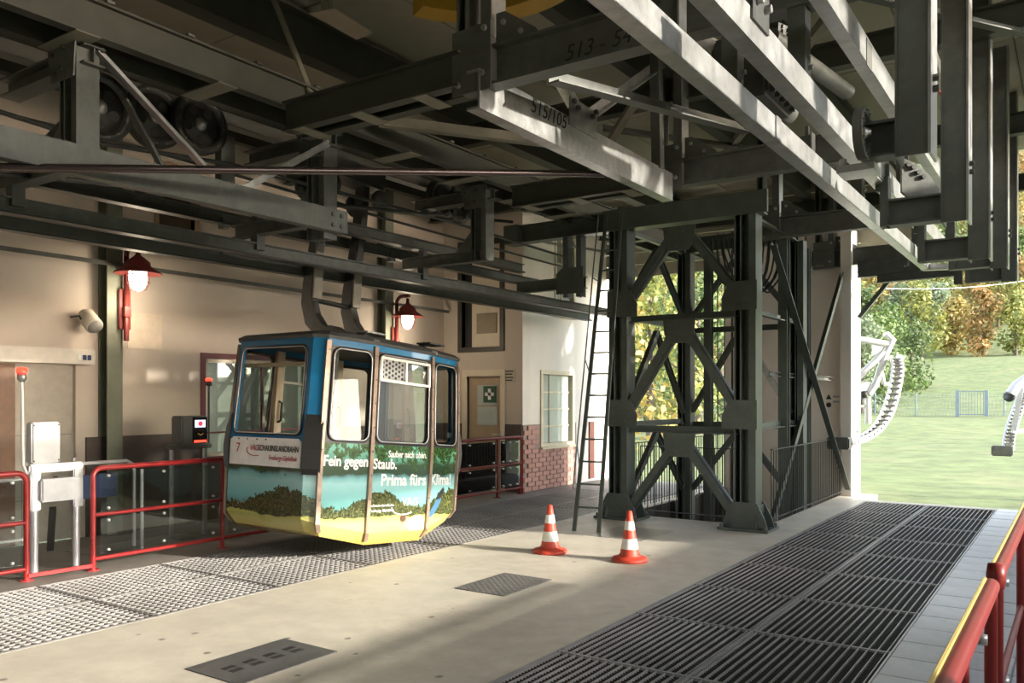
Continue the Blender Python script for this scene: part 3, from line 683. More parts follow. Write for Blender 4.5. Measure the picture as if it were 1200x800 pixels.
for k, (u, v, lab) in enumerate(((792, 12, 'near left bright rail top'), (948, 178, 'beside the left bright rail, middle'), (1040, 236, 'beside the left bright rail, far'))):
    c0 = P(u, v, X=-1.9); t = thing('clamp_plate', 'upright steel clamp plate with bright edge ' + lab, 'plate', c0 - ZZ * .12)
    MB().bx(c0.x - .09, c0.x + .02, c0.y - .01, c0.y + .01, c0.z - .12, c0.z + .14).build('plate', STEEL, t); MB().bx(c0.x + .02, c0.x + .032, c0.y - .03, c0.y + .08, c0.z - .12, c0.z + .16).build('edge', GALV, t)
    MB().bx(c0.x - .03, c0.x + .0, c0.y - .02, c0.y + .02, c0.z + .14, 4.0 if c0.z < 3.8 else c0.z + .3).build('stem', STEEL, t)
for y in (5.0, 8.5, 12.0):
    t = thing('rail_hanger', {5.0: 'steel hanger dropping to bright rails at nearest cross beam', 8.5: 'steel hanger dropping to bright rails at second cross beam', 12.0: 'steel hanger dropping to bright rails near their far end'}[y], 'bracket', (-1.7, y, 3.5))
    for x, zt in ((-1.72, 3.53), (-1.32, 3.47)):
        MB().beam(V((x - .04, y, zt)), V((x - .04, y, 4.0)), .12, .1, 'U', .012, up=ZX).build('hanger', STEEL, t)
        bolts(t, [(x + .012, y - .03, zt + .08), (x + .012, y + .03, zt + .16)], ZX, .016, .02, GALV)
    MB().bx(-1.8, -1.2, y - .07, y + .07, 3.98, 4.0).build('cap_plate', STEEL, t)

# ---- right-hand hanging posts with arms and small sheaves
def sheave(loc, r, wd, mt, label, axis=ZX, group=None, spokes=6):
    t = thing('rope_sheave', label, 'wheel', loc, group); c = V(loc); ax = V(axis)
    MB().lathe(c, [(r * .74, -wd / 2), (r, -wd / 2), (r * .95, -wd * .15), (r * .95, wd * .15), (r, wd / 2), (r * .74, wd / 2)], 32, ax, closed=True).build('rim', mt, t)
    web = MB().lathe(c, [(0.0, -wd * .14), (r * .78, -wd * .14), (r * .78, wd * .14), (0, wd * .14)], 28, ax).build('web_disc', mt, t)
    MB().lathe(c, [(0.0, -wd * .6), (r * .16, -wd * .6), (r * .22, -wd * .3), (r * .22, wd * .3), (r * .16, wd * .6), (r * .1, wd * .62), (r * .1, wd * .9), (0, wd * .9)], 18, ax).build('hub', GALV, t)
    s = ax.cross(ZZ) if abs(ax.z) < .9 else ZX
    s = s.normalized(); u = ax.cross(s)
    for i in range(5):
        a = 2 * math.pi * i / 5 + .3; e = s * math.cos(a) + u * math.sin(a)
        MB().cyl(c + e * r * .48 - ax * wd * .17, c + e * r * .48 + ax * wd * .17, r * .155, 14).build('web_hole', BLACK, web)
    mm = MB()
    for i in range(16):
        a = 2 * math.pi * i / 16; e = s * math.cos(a) + u * math.sin(a); mm.bolt(c + e * r * .85 + ax * wd * .5, ax, r * .03, .01)
    mm.build('bolts', ZINC, t, 'stuff')
    return t
XH = -0.75
for k, (y, zb, lab) in enumerate(((5.0, 3.02, 'nearest wide'), (6.85, 2.98, 'second'), (8.65, 2.95, 'third'), (10.9, 3.16, 'fourth'), (12.6, 3.2, 'farthest'))):
    t = thing('hanging_post', lab + ' hanging steel post at right, counted from the camera', 'post', (XH, y, zb))
    MB().bx(XH - .085, XH + .085, y - .012, y, zb, ZC).build('web_plate', STEEL, t)
    MB().bx(XH + .075, XH + .09, y - .02, y + .22, zb, ZC).build('flange', GALV, t)  # right flange in brighter steel, painting its sunlit edge
    MB().bx(XH - .09, XH - .078, y - .02, y + .22, zb, ZC).build('flange', STEEL, t)
    MB().beam(V((XH - .09, y + .06, zb + .12)), V((-1.03 if k == 0 else -1.22, y + .06, zb + .12)), .14, .2, 'I', .014).build('arm', STEEL, t)
    bolts(t, [(XH + .09, y + .06, zb + .42), (XH + .09, y + .06, zb + .36)], ZX, .02, .03)
    if k: 
        MB().bx(-1.26, -1.2, y, y + .12, zb + .02, zb + .40).bx(-1.3, -1.2, y + .04, y + .07, zb + .3, zb + .5).build('clamp', STEEL, t)
sheave((-1.0, 4.95, 3.17), .145, .05, ZINC, 'small spoked wheel on the arm of the nearest hanging post')
t = thing('rope_clamp', 'bright bolted clamp below the small spoked wheel', 'clamp', (-1.05, 5.1, 2.98)); MB().bx(-1.15, -.95, 5.0, 5.2, 2.98, 3.02).build('plate', GALV, t); bolts(t, [(-1.12, 5.02, 3.02), (-1.0, 5.02, 3.02)], ZZ, .02, .04, GALV)
# curved bolted guide plate and hanging equipment behind the posts
t = thing('curved_guide_plate', 'curved grey plate edged with black bolts behind the nearest hanging post', 'plate', (-1.0, 7.4, 3.2))
pts = [P(u, v, D=6.6) for u, v in ((1056, 185), (1072, 192), (1088, 205), (1100, 222), (1098, 240), (1070, 238), (1056, 225))]
MB().prism(pts, (pts[2] - pts[0]).cross(pts[4] - pts[0]), .03).build('plate', ZINC, t)
nn = (pts[2] - pts[0]).cross(pts[4] - pts[0]).normalized(); nn = nn if nn.y < 0 else -nn
bolts(t, [P(u, v, D=6.58) for u, v in ((1058, 190), (1064, 193), (1070, 196), (1076, 202), (1082, 207))], nn, .02, .02)
tag(MB().cyl(P(903, 43, D=5.6), P(993, 108, D=6.6), .06, 14).build('round_pipe', ZINC), 'fat grey pipe slanting behind the right bright rail', 'pipe')
tag(MB().cyl(P(800, 32, D=6.2), P(850, 64, D=6.8), .045, 14).build('round_pipe', GALV), 'short bright pipe slanting between the two bright rails', 'pipe')
tag(MB().cyl(P(803, 26, D=6.4), P(862, 62, D=7.0), .014, 8).build('threaded_rod', GALV), 'thin threaded rod beside short bright pipe between the rails', 'rod')
t = thing('perforated_plate', 'perforated square plate hanging below top right cross beam', 'plate', P(920, 50, D=6.2))
a, b2, c2 = P(912, 26, D=6.2), P(930, 22, D=6.2), P(908, 54, D=6.2); ex = (P(938, 38, D=6.2) - a); ez = (P(912, 56, D=6.2) - a)
MB().prism([a, a + ex, a + ex + ez, a + ez], ex.cross(ez), .008).build('plate', GALV, t)
nn = ex.cross(ez).normalized(); nn = nn if nn.y < 0 else -nn
m = MB()
for i in range(4):
    for j in range(5): m.box(a + ex * (.15 + .24 * i) + ez * (.12 + .19 * j + .06 * (i % 2)) + nn * .005, (.022, .004, .03))
m.build('perforations', BLACK, t, 'stuff')
# black hose coil and red lead
tag(MB().tube([P(u, v, D=5.6) for u, v in ((802, -8), (808, 4), (806, 18), (796, 26), (790, 14), (798, 2), (806, 10))], .03, 8).build('hose_coil', BLACK), 'coiled black hose hanging at top between the bright rails', 'hose')
tag(MB().tube([P(1086, 72, D=6.5), P(1094, 90, D=6.5), P(1103, 112, D=6.5)], .008, 6).build('red_cable', REDP), 'thin red cable seen between the first two hanging posts', 'cable')

# ---- left side: twin longitudinal girder with battens
G = thing('twin_girder', 'long twin channel girder with pale battens above the left track', 'beam', (-5.95, 6, 4.23))
MB().beam(V((-5.75, 1.5, 4.36)), V((-5.75, 15.2, 4.36)), .1, .26, 'I', .018).build('girder', ROOFST, G)
MB().beam(V((-6.17, 1.5, 4.36)), V((-6.17, 15.2, 4.36)), .1, .26, 'I', .018).build('girder', ROOFST, G)
for i in range(12): y = 2.0 + 1.15 * i; MB().bx(-6.22, -5.7, y - .09, y + .09, 4.222, 4.232).build('batten', ROOFLT, G)
for i in range(20): y = 2.0 + .65 * i; MB().bx(-5.72, -5.68, y - .03, y + .03, 4.49, 4.51).build('clip', ZINC, G)
# posts, stub beams and arms of the left track
XL = -6.0
YL = (3.25, 5.6, 8.2)
for k, y in enumerate(YL):
    t = thing('track_post', ('leftmost', 'middle', 'rightmost')[k] + ' hanging post with bracket arm carrying the left track rails', 'post', (XL, y, 3.3))
    zb = (3.36, 3.2, 3.36)[k]
    MB().beam(V((XL + .07, y, zb)), V((XL + .07, y, 4.2)), .17, .07, 'U', .012, up=ZX).build('post', ZINC, t)
    MB().beam(V((XL - .09, y, zb)), V((XL - .09, y, 4.2)), .17, .07, 'U', .012, up=-ZX).build('post', ZINC, t)
    MB().beam(V((-5.84, y + .02, 4.15)), V((-7.1, y + .02, 4.15)), .16, .14, 'I', .014).build('stub_beam', STEEL, t)
    MB().beam(V((-5.9, y, 3.42)), V((-7.3, y, 3.42)), .12, .14, 'I', .012).build('arm', ZINC, t)
    g = MB().prism([(XL + .13, y - .1, 4.26), (XL - .26, y - .1, 4.26), (XL - .2, y - .1, 3.98), (XL + .1, y - .1, 3.98)], ZY, .012).build('gusset_plate', ZINC, t)
    bolts(g, [(XL - .02, y - .106, 4.2), (XL - .05, y - .106, 4.06), (XL - .18, y - .106, 4.18), (XL - .14, y - .106, 4.04)], (0, -1, 0), .02, .02)
    MB().prism([(XL - .13, y - .06, 3.49), (XL - .36, y - .06, 3.49), (XL - .13, y - .06, 3.72)], ZY, .012).build('gusset_plate', ZINC, t)
    for x in (-6.95, -7.5):
        MB().bx(x - .05, x + .05, y - .05, y + .05, 3.2, 3.36).build('rail_clamp', STEEL, t); MB().bx(x - .04, x + .04, y - .04, y + .04, 3.48, 3.6).build('rail_clamp', STEEL, t)
# double post hanging from the tower head girder
t = thing('track_post', 'double hanging post under the tower head in front of white wall', 'post', (-6.1, YT, 3.15))
for x in (-6.2, -5.98): MB().beam(V((x, YT, 3.15)), V((x, YT, 4.05)), .15, .08, 'U', .012, up=ZX).build('post', TOWERG, t)
MB().beam(V((-5.9, YT, 3.36)), V((-7.1, YT, 3.36)), .12, .17, 'I', .012).build('arm', TOWERG, t)
MB().prism([(-5.9, YT - .08, 3.2), (-6.35, YT - .08, 3.2), (-6.35, YT - .08, 3.5), (-6.25, YT - .08, 3.58), (-5.9, YT - .08, 3.58)], ZY, .012).build('gusset_plate', TOWERG, t)
MB().bx(-7.25, -7.0, YT - .14, YT + .14, 4.02, 4.30).build('end_box', TOWERG, t)
# side beam between the first two posts, with its struts
t = thing('track_beam', 'pale channel beam with bolted end joining first two track posts', 'beam', (-5.88, 4.4, 3.26))
MB().beam(V((-5.86, 2.2, 3.37)), V((-5.86, 5.74, 3.37)), .1, .21, 'C', .014).build('channel', ZINC, t)
bolts(t, [(-5.81, 5.55, 3.32), (-5.81, 5.55, 3.42), (-5.81, 5.66, 3.32), (-5.81, 5.66, 3.42)], ZX, .022, .015)
MB().beam(V((-5.88, 3.32, 4.22)), P(245, 198, X=-5.88), .07, .07, 'L', .01).build('strut', GALV, t)
MB().beam(V((-5.88, 5.55, 4.1)), P(283, 222, X=-5.88), .06, .06, 'L', .01).build('strut', GALV, t)
MB().beam(P(148, 115, X=-6.1), P(192, 195, X=-6.1), .06, .06, 'L', .01).build('strut', ZINC, t)
MB().beam(P(30, 192, X=-6.3), P(80, 140, X=-6.3), .06, .06, 'L', .01).build('strut', ZINC, t)
# running rails of the left track
def lrail(label, x, z, y0, y1, mt): 
    t = thing('guide_rail', label, 'rail', (x, 6, z)); MB().beam(V((x, y0, z)), V((x, y1, z)), .09, .12, 'I', .012).build('rail_bar', mt, t); MB().bx(x - .06, x + .06, y0, y1, z - .075, z - .06).build('rail_foot', DARK, t); return t
lrail('lower front rail of the left track crossing before the cable car hanger', -6.95, 3.21, 1.4, 13.6, ZINC)
lrail('lower rear rail of the left track crossing behind the cable car hanger', -7.5, 3.18, 1.4, 13.6, STEEL)
lrail('upper front rail of the left track above the bracket arms', -6.95, 3.64, 1.4, 10.5, STEEL)
lrail('upper rear rail of the left track behind the bracket arms', -7.5, 3.60, 1.4, 12.2, STEEL)
for y, lab in ((4.75, 'left'), (9.15, 'right')):
    t = thing('roller_unit', 'small boxed roller with cap on the upper rear rail, %s of the cabin hanger' % lab, 'roller', (-7.5, y, 3.66))
    MB().bx(-7.6, -7.4, y - .1, y + .1, 3.66, 3.78).build('housing', ZINC, t); MB().bx(-7.62, -7.38, y - .13, y + .13, 3.78, 3.80).build('cap', ZINC, t)
# sheaves of the haul rope
for k, (y, z, r) in enumerate(((3.95, 4.2, .30), (4.55, 4.30, .29), (4.95, 4.32, .29), (8.62, 4.32, .26), (8.98, 4.32, .26))):
    sheave((-7.0 - .12 * (k == 1), y, z), r, .09, DARK, ('large dark rope wheel behind the leftmost track post', 'dark rope wheel left of its twin under the ceiling girder', 'dark rope wheel with bright hub under the ceiling girder', 'dark rope wheel nearer the cable car, left of far pair', 'dark rope wheel beside the rightmost track post, right of far pair')[k], spokes=6)
t = thing('sheave_carrier', 'dark hanging carrier post of the twin rope wheels', 'post', (-7.05, 5.3, 3.7)); MB().beam(V((-7.05, 5.28, 3.66)), V((-7.05, 5.28, 4.3)), .16, .1, 'U', .012, up=ZX).build('post', STEEL, t)
for z in (4.24, ): tag(MB().beam(V((-7.25, 3.2, 4.56)), V((-7.25, 9.6, 4.56)), .14, .16, 'I', .014).build('sheave_beam', ROOFST), 'dark beam carrying the rope wheels above the left track', 'beam')
# ropes
def rope(label, pts, r, mt=ROPE):
    pts = [V(p) for p in pts]; out = []
    for i in range(len(pts) - 1):
        out += [pts[i].lerp(pts[i + 1], q / 6) for q in range(6)]
    out.append(pts[-1]); return tag(MB().tube(out, r, 10).build('haul_rope', mt), label, 'rope')
rope('thick shiny greased haul rope stretched across the whole left side', [P(-60, 195.5, D=5.4), P(360, 200, D=6.6), P(735, 204, D=8.2)], .03)
rope('thinner dark rope sagging just below the thick shiny rope', [P(-60, 197, D=6.0), P(300, 231, D=8.2), P(450, 246, D=10), P(600, 260, D=12.6)], .022, DARK)
rope('upper of two dark ropes entering at left edge below the ceiling', [V((-7.0, 1.0, 4.06)), V((-7.0, 3.95, 3.89)), V((-7.0, 5.3, 4.02)), V((-7.0, 8.8, 4.06)), V((-7.0, 12, 4.0))], .02, DARK)
rope('lower of two dark ropes entering at left edge below the ceiling', [V((-7.1, 1.0, 3.93)), V((-7.1, 4.5, 3.98)), V((-7.1, 8.0, 3.9)), V((-7.1, 12, 3.86))], .016, DARK)
tag(MB().beam(V((-9.8, 2, 3.35)), V((-9.8, 12.3, 3.30)), .03, .05).build('wall_conduit', STEEL), 'thin horizontal conduit running along the plaster wall behind the track', 'pipe')
tag(MB().cyl(P(606, 278, X=-8.1), P(716, 296, X=-8.1), .025, 8).build('service_pipe', ZINC), 'grey horizontal pipe running in front of the white wall', 'pipe')

# ---- roof steel under the boards
RP = 0
def purlin(x, y0, y1, zc, wd, ht, lab, mt=ROOFST):
    return tag(MB().beam(V((x, y0, zc)), V((x, y1, zc)), wd, ht, 'I', .02).build('roof_purlin', mt), lab, 'beam')
purlin(-9.75, -3, YB, 5.42, .12, .34, 'dark roof purlin against the top of the plaster wall')
purlin(-8.6, -3, YB, 5.44, .14, .34, 'dark roof purlin above the red lamps')
purlin(-6.55, -3, 15.5, 5.36, .2, .42, 'deep dark roof purlin above the cable car')
purlin(-4.02, -3, 15.5, 5.40, .16, .36, 'dark roof purlin left of the centre posts')
purlin(-2.6, -3, 15.5, 5.40, .16, .36, 'dark roof purlin right of the centre posts')
purlin(-.3, -3, 15.5, 5.40, .16, .36, 'dark roof purlin above the hanging posts at right')
for k, y in enumerate((1.4, 3.3, 8.6, 12.0, 15.3)):
    tag(MB().beam(V((-10, y, 5.06)), V((1.6, y, 5.06)), .14, .26, 'I', .018).build('roof_beam', ROOFST), 'dark roof cross beam, number %s from the camera under the boards' % ('one', 'two', 'three', 'four', 'five', 'six')[k], 'beam')
for k, (x0, y0, x1, y1, lb) in enumerate(((-4.6, 8.7, -2.6, 11.9, 'above the tower, leaning right'), (-2.6, 8.7, -4.6, 11.9, 'above the tower, leaning left'), (-2.5, 5.3, -.4, 8.5, 'above the bright rails, leaning right'), (-.4, 5.3, -2.5, 8.5, 'above the bright rails, leaning left'), (-8.5, 5.3, -6.6, 8.5, 'above the cable car'), (-8.5, 8.7, -6.6, 11.9, 'above the first-aid door corner'))):
    tag(MB().beam(V((x0, y0, 4.86 + .05 * (k % 2))), V((x1, y1, 4.88 + .05 * (k % 2))), .08, .08, 'L', .012).build('roof_brace', ROOFLT if k % 2 else ROOFST), 'diagonal angle brace under the roof ' + lb, 'beam', 'diagonal roof braces')
t = thing('roof_gusset', 'pale riveted gusset plate under roof at top left of centre', 'plate', P(400, 35, Z=4.95))
MB().prism([P(362, 15, Z=4.95), P(392, 10, Z=4.95), P(437, 38, Z=4.95), P(418, 46, Z=4.95)], ZZ, .012).build('plate', mat('rusty_plate', (0.36, 0.29, 0.22), .6), t)
for u in (380, 388): MB().beam(P(u, 15, Z=4.96), P(u - 4, -25, Z=5.3), .03, .03).build('hanger', ROOFLT, t)
# yellow curved rim high under the roof
YEL = mat('yellow_paint', (0.50, 0.29, 0.03), 0.45, stain=(.35, .2, .03), stain_amt=.4)
t = thing('wheel_guard', 'yellow curved wheel guard glimpsed under the roof at top centre', 'guard', (-3.8, 5.6, 4.9))
cw = V((-3.8, 4.95, 5.0)); an = [math.radians(28 + 6 * k) for k in range(22)]; m = MB(); vs = []
for a in an:
    e = V((math.cos(a), math.sin(a), 0)); vs += [cw + e * .74 - ZZ * .08, cw + e * .96 - ZZ * .08, cw + e * .96 + ZZ * .1, cw + e * .74 + ZZ * .1]
m.add(vs, [(4 * k + b, 4 * k + (b + 1) % 4, 4 * k + 4 + (b + 1) % 4, 4 * k + 4 + b) for k in range(21) for b in range(4)] + [(0, 1, 2, 3), (84, 85, 86, 87)]).build('rim', YEL, t)
for a in an[3::7]: MB().beam(cw + V((math.cos(a), math.sin(a), 0)) * .85 + ZZ * .1, cw + V((math.cos(a), math.sin(a), 0)) * .85 + ZZ * .62, .04, .04).build('hanger', STEEL, t)
# ---------------------------------------------------------------- the cable car (built in its own axes, then pitched and hung)
def print_mat():
    m = bpy.data.materials.new('landscape_print'); m.use_nodes = True
    n = m.node_tree.nodes; l = m.node_tree.links; b = n['Principled BSDF']
    b.inputs['Roughness'].default_value = 0.22; b.inputs['Coat Weight'].default_value = 0.4
    tc = n.new('ShaderNodeTexCoord'); sp = n.new('ShaderNodeSeparateXYZ'); l.new(tc.outputs['Object'], sp.inputs[0])
    def noise(scale, detail=5, rough=.6):
        q = n.new('ShaderNodeTexNoise'); q.inputs['Scale'].default_value = scale; q.inputs['Detail'].default_value = detail; q.inputs['Roughness'].default_value = rough
        l.new(tc.outputs['Object'], q.inputs['Vector']); return q.outputs['Fac']
    def math_(op, a, b2):
        q = n.new('ShaderNodeMath'); q.operation = op
        for i, x in enumerate((a, b2)):
            if isinstance(x, (int, float)): q.inputs[i].default_value = x
            else: l.new(x, q.inputs[i])
        return q.outputs[0]
    def ramp(f, pts):
        q = n.new('ShaderNodeValToRGB'); e = q.color_ramp.elements
        e[0].position, e[0].color = pts[0][0], (*pts[0][1], 1); e[1].position, e[1].color = pts[1][0], (*pts[1][1], 1)
        for p, c in pts[2:]: k = e.new(p); k.color = (*c, 1)
        l.new(f, q.inputs[0]); return q.outputs[0]
    def mix(f, a, b2):
        q = n.new('ShaderNodeMix'); q.data_type = 'RGBA'; l.new(f, q.inputs['Factor']); l.new(a, q.inputs['A']); l.new(b2, q.inputs['B']); return q.outputs['Result']
    z = sp.outputs['Z']
    zw = math_('ADD', z, math_('MULTIPLY', math_('SUBTRACT', noise(3.0), .5), .16))
    base = ramp(zw, [(0.0, (.48, .31, .07)), (.12, (.56, .42, .12)), (.24, (.56, .50, .18)), (.33, (.36, .36, .07)), (.38, (.10, .27, .25)), (.48, (.20, .47, .47)), (.66, (.30, .56, .56)), (.72, (.17, .38, .40)), (.76, (.03, .06, .03)), (.87, (.035, .07, .035)), (.92, (.10, .30, .22)), (1.0, (.13, .38, .28))])
    # bushes: dark blobs rising out of the meadow, and a tree canopy at the top
    yy = math_('ADD', sp.outputs['Y'], math_('MULTIPLY', sp.outputs['X'], .7))
    wv = math_('MULTIPLY', math_('SINE', math_('MULTIPLY', yy, 5.2), 0), .09)
    top = math_('ADD', math_('ADD', .50, wv), math_('MULTIPLY', math_('SUBTRACT', noise(9, 7, .7), .5), .34))
    inb = math_('MULTIPLY', math_('LESS_THAN', z, top), math_('GREATER_THAN', zw, .315))
    leaf = ramp(noise(38, 4, .8), [(.35, (.012, .016, .008)), (.52, (.05, .06, .02)), (.68, (.22, .22, .07))])
    col = mix(inb, base, leaf)
    can = math_('GREATER_THAN', math_('ADD', math_('MULTIPLY', z, .55), noise(5.5, 8, .7)), 1.02)
    leaf2 = ramp(noise(45, 4, .8), [(.35, (.008, .02, .006)), (.6, (.05, .12, .03)), (.72, (.2, .28, .06))])
    col = mix(can, col, leaf2)
    l.new(col, b.inputs['Base Color'])
    return m
PRINT = print_mat()
BLUE = mat('blue_paint', (0.012, 0.165, 0.37), 0.22, 0.0, 0.08, 5, coat=0.7)
ROOFC = mat('cabin_roof_grey', (0.06, 0.062, 0.062), 0.5, 0.0, 0.25, 6)
RIBM = mat('weathered_rib', (0.30, 0.22, 0.165), 0.4, 0.35, 0.3, 8)
LINING = mat('cabin_lining', (0.60, 0.49, 0.36), 0.5)
SEAT = mat('seat_wood', (0.20, 0.12, 0.07), 0.45)
GLASSC = glass_mat('cabin_glass', (0.80, 0.82, 0.79), 0.4)
CAB = thing('cable_car', 'blue cable car number 7 with landscape print hanging above grating', 'cable car', (-6.93, 6.78, 0.10), local=True)
CAB.rotation_euler = (math.radians(-4.6), 0, math.radians(-1.0))
RX = [.60, .735, .83, .83, .735, .60]; RY = [-1.17, -1.07, -.47, .47, 1.07, 1.17]
PTS = list(zip(RX, RY)) + [(-x, y) for x, y in zip(RX[::-1], RY[::-1])]
ZB = [.17, .13, .02, .02, .20, .25]; ZBk = ZB + ZB[::-1]
ZWAIST, ZTOP = 1.07, 2.13
def rp(i, z):
    i %= 12; x, y = PTS[i]
    if z >= 1.0: s = 1 - .045 * (z - 1) / 1.13
    else: s = 1 - .02 * (1 - z)
    zb = ZBk[i]
    if z < zb + .13:
        k = (zb + .13 - z) / .13; s *= 1 - .075 * k
    return V((x * s, y * s, z))
def sp_(i, s, z, off=0.0):
    a, b = rp(i, z), rp(i + 1, z); p = a.lerp(b, s)
    if off:
        t = (b - a).normalized(); u = (rp(i, z + .02) - rp(i, z)).normalized(); n_ = t.cross(u)
        p += n_.normalized() * off
    return p
def outn(i, z):
    t = (rp(i + 1, z) - rp(i, z)).normalized(); u = (rp(i, z + .02) - rp(i, z)).normalized(); return t.cross(u).normalized()
# hull
m = MB(); lv = []
for i in range(12): lv.append([rp(i, ZBk[i]), rp(i, ZBk[i] + .065), rp(i, ZBk[i] + .13), rp(i, .6), rp(i, ZWAIST)])
for i in range(12):
    j = (i + 1) % 12
    for k in range(4): m.add([lv[i][k], lv[j][k], lv[j][k + 1], lv[i][k + 1]], [(0, 1, 2, 3)])
m.add([v_[0] for v_ in lv], [list(range(12))])
hull = m.build('lower_body', PRINT, CAB)
MB().add([rp(i, .30) * .97 for i in range(12)], [list(range(12))]).build('cabin_floor', mat('cabin_floor', (.12, .10, .09), .6), CAB)
# inner lining below the windows
m = MB()
for i in range(12):
    a, b = rp(i, .4) * .965, rp(i + 1, .4) * .965; c2, d2 = rp(i + 1, ZWAIST), rp(i, ZWAIST); a.z = b.z = .32
    q = [a, b, V((c2.x * .965, c2.y * .965, ZWAIST)), V((d2.x * .965, d2.y * .965, ZWAIST))]; m.add(q, [(0, 1, 2, 3)])
m.build('lining', LINING, CAB)
# upper panels with rounded window openings
def rrect(s0, s1, z0, z1, rs, rz, n=5):
    L_ = []
    for (cx, cz, a0) in ((s1 - rs, z0 + rz, -90), (s1 - rs, z1 - rz, 0), (s0 + rs, z1 - rz, 90), (s0 + rs, z0 + rz, 180)):
        for k in range(n + 1):
            a = math.radians(a0 + 90 * k / n); L_.append((cx + rs * math.cos(a), cz + rz * math.sin(a)))
    return L_
def wpanel(i, s0, s1, z0, z1, r=.09, name='window_panel', mt=BLUE, glass=GLASSC, zt=ZTOP):
    wd = (rp(i + 1, 1.5) - rp(i, 1.5)).length
    inner = rrect(s0, s1, z0, z1, r / wd, r)
    cs, cz = (s0 + s1) / 2, (z0 + z1) / 2
    outer = []
    for (s, z) in inner:
        ds, dz = s - cs, z - cz
        k = min([((1 if ds > 0 else 0) - cs) / ds if abs(ds) > 1e-6 else 1e9, ((zt if dz > 0 else ZWAIST) - cz) / dz if abs(dz) > 1e-6 else 1e9])
        outer.append((cs + ds * k, cz + dz * k))
    n_ = len(inner); m = MB()
    vs = [sp_(i, s, z) for s, z in outer] + [sp_(i, s, z) for s, z in inner] + [sp_(i, s, z, -.03) for s, z in inner]
    m.add(vs, [(k, (k + 1) % n_, n_ + (k + 1) % n_, n_ + k) for k in range(n_)] + [(n_ + k, n_ + (k + 1) % n_, 2 * n_ + (k + 1) % n_, 2 * n_ + k) for k in range(n_)])
    for (s, z) in ((0, ZWAIST), (1, ZWAIST), (1, zt), (0, zt)):      # corner fill
        near = sorted(range(n_), key=lambda k: (outer[k][0] - s) ** 2 + (outer[k][1] - z) ** 2)[:1][0]
        a, b = (near - 1) % n_, (near + 1) % n_
        m.add([sp_(i, s, z), sp_(i, *outer[near]), sp_(i, *outer[a])], [(0, 1, 2)]); m.add([sp_(i, s, z), sp_(i, *outer[near]), sp_(i, *outer[b])], [(0, 1, 2)])
    pn = m.build(name, mt, CAB)
    MB().tube([sp_(i, s, z, .008) for s, z in inner], .014, 6, closed=True).build('rubber_seal', BLACK, pn)
    MB().tube([sp_(i, s, z, .018) for s, z in rrect(s0 + .008 / wd, s1 - .008 / wd, z0 + .008, z1 - .008, r / wd, r)], .006, 5, closed=True).build('chrome_bead', CHROME, pn)
    MB().add([sp_(i, s, z, -.012) for s, z in inner], [list(range(n_))]).build('pane', glass, pn)
    return pn
SURR = mat('window_surround', (.028, .03, .032), .4)
for i in (1, 3, 7, 9): wpanel(i, .10, .92, 1.095, 2.035, .085, mt=SURR, zt=2.055)
for i in (1, 2, 3, 7, 8, 9): MB().add([rp(i, 2.055), rp(i + 1, 2.055), rp(i + 1, ZTOP), rp(i, ZTOP)], [(0, 1, 2, 3)]).build('header_panel', BLUE, CAB)
for i in (2, 8):
    w2 = wpanel(i, .05, .945, 1.095, 2.035, .085, mt=SURR, zt=2.055)
    q = lambda s, z: sp_(i, s, z, .02)
    fr_ = MB()
    for a, b in (((.07, 1.995), (.93, 1.995)), ((.07, 1.755), (.93, 1.755)), ((.075, 1.745), (.075, 2.0)), ((.925, 1.745), (.925, 2.0)), ((.5, 1.76), (.5, 1.99))):
        fr_.beam(q(*a), q(*b), .028, .028)
    fr_.build('vent_frame', WHITE, w2)
    vp = MB().add([sp_(i, .08, 1.765, .01), sp_(i, .49, 1.765, .01), sp_(i, .49, 1.985, .01), sp_(i, .08, 1.985, .01)], [(0, 1, 2, 3)]).build('vent_plate', GALV, w2)
    m = MB(); nrm = outn(i, 1.8)
    for a in range(7):
        for b in range(4):
            c_ = sp_(i, .115 + .055 * a, 1.795 + .05 * b + (.025 if a % 2 else 0), .012); m.cyl(c_, c_ + nrm * .003, .016, 8)
    m.build('vent_holes', BLACK, w2, 'stuff')
    if i == 2: text('vent_number', '7', .1, WHITE, sp_(i, .82, 1.84, .004), (0, 1, 0), (0, 0, 1), w2)
for i in (5, 11): wpanel(i, .055, .945, 1.13, 2.04, .07)
for i in (0, 4, 6, 10):
    m = MB()
    m.add([rp(i, ZWAIST), rp(i + 1, ZWAIST), rp(i + 1, ZTOP), rp(i, ZTOP)], [(0, 1, 2, 3)])
    m.add([rp(i, ZWAIST) * .97, rp(i + 1, ZWAIST) * .97, rp(i + 1, ZTOP) * .97, rp(i, ZTOP) * .97], [(0, 1, 2, 3)])
    m.add([rp(i, ZTOP), rp(i + 1, ZTOP), rp(i + 1, ZTOP) * .97, rp(i, ZTOP) * .97], [(0, 1, 2, 3)])
    m.build('corner_panel', BLUE, CAB)
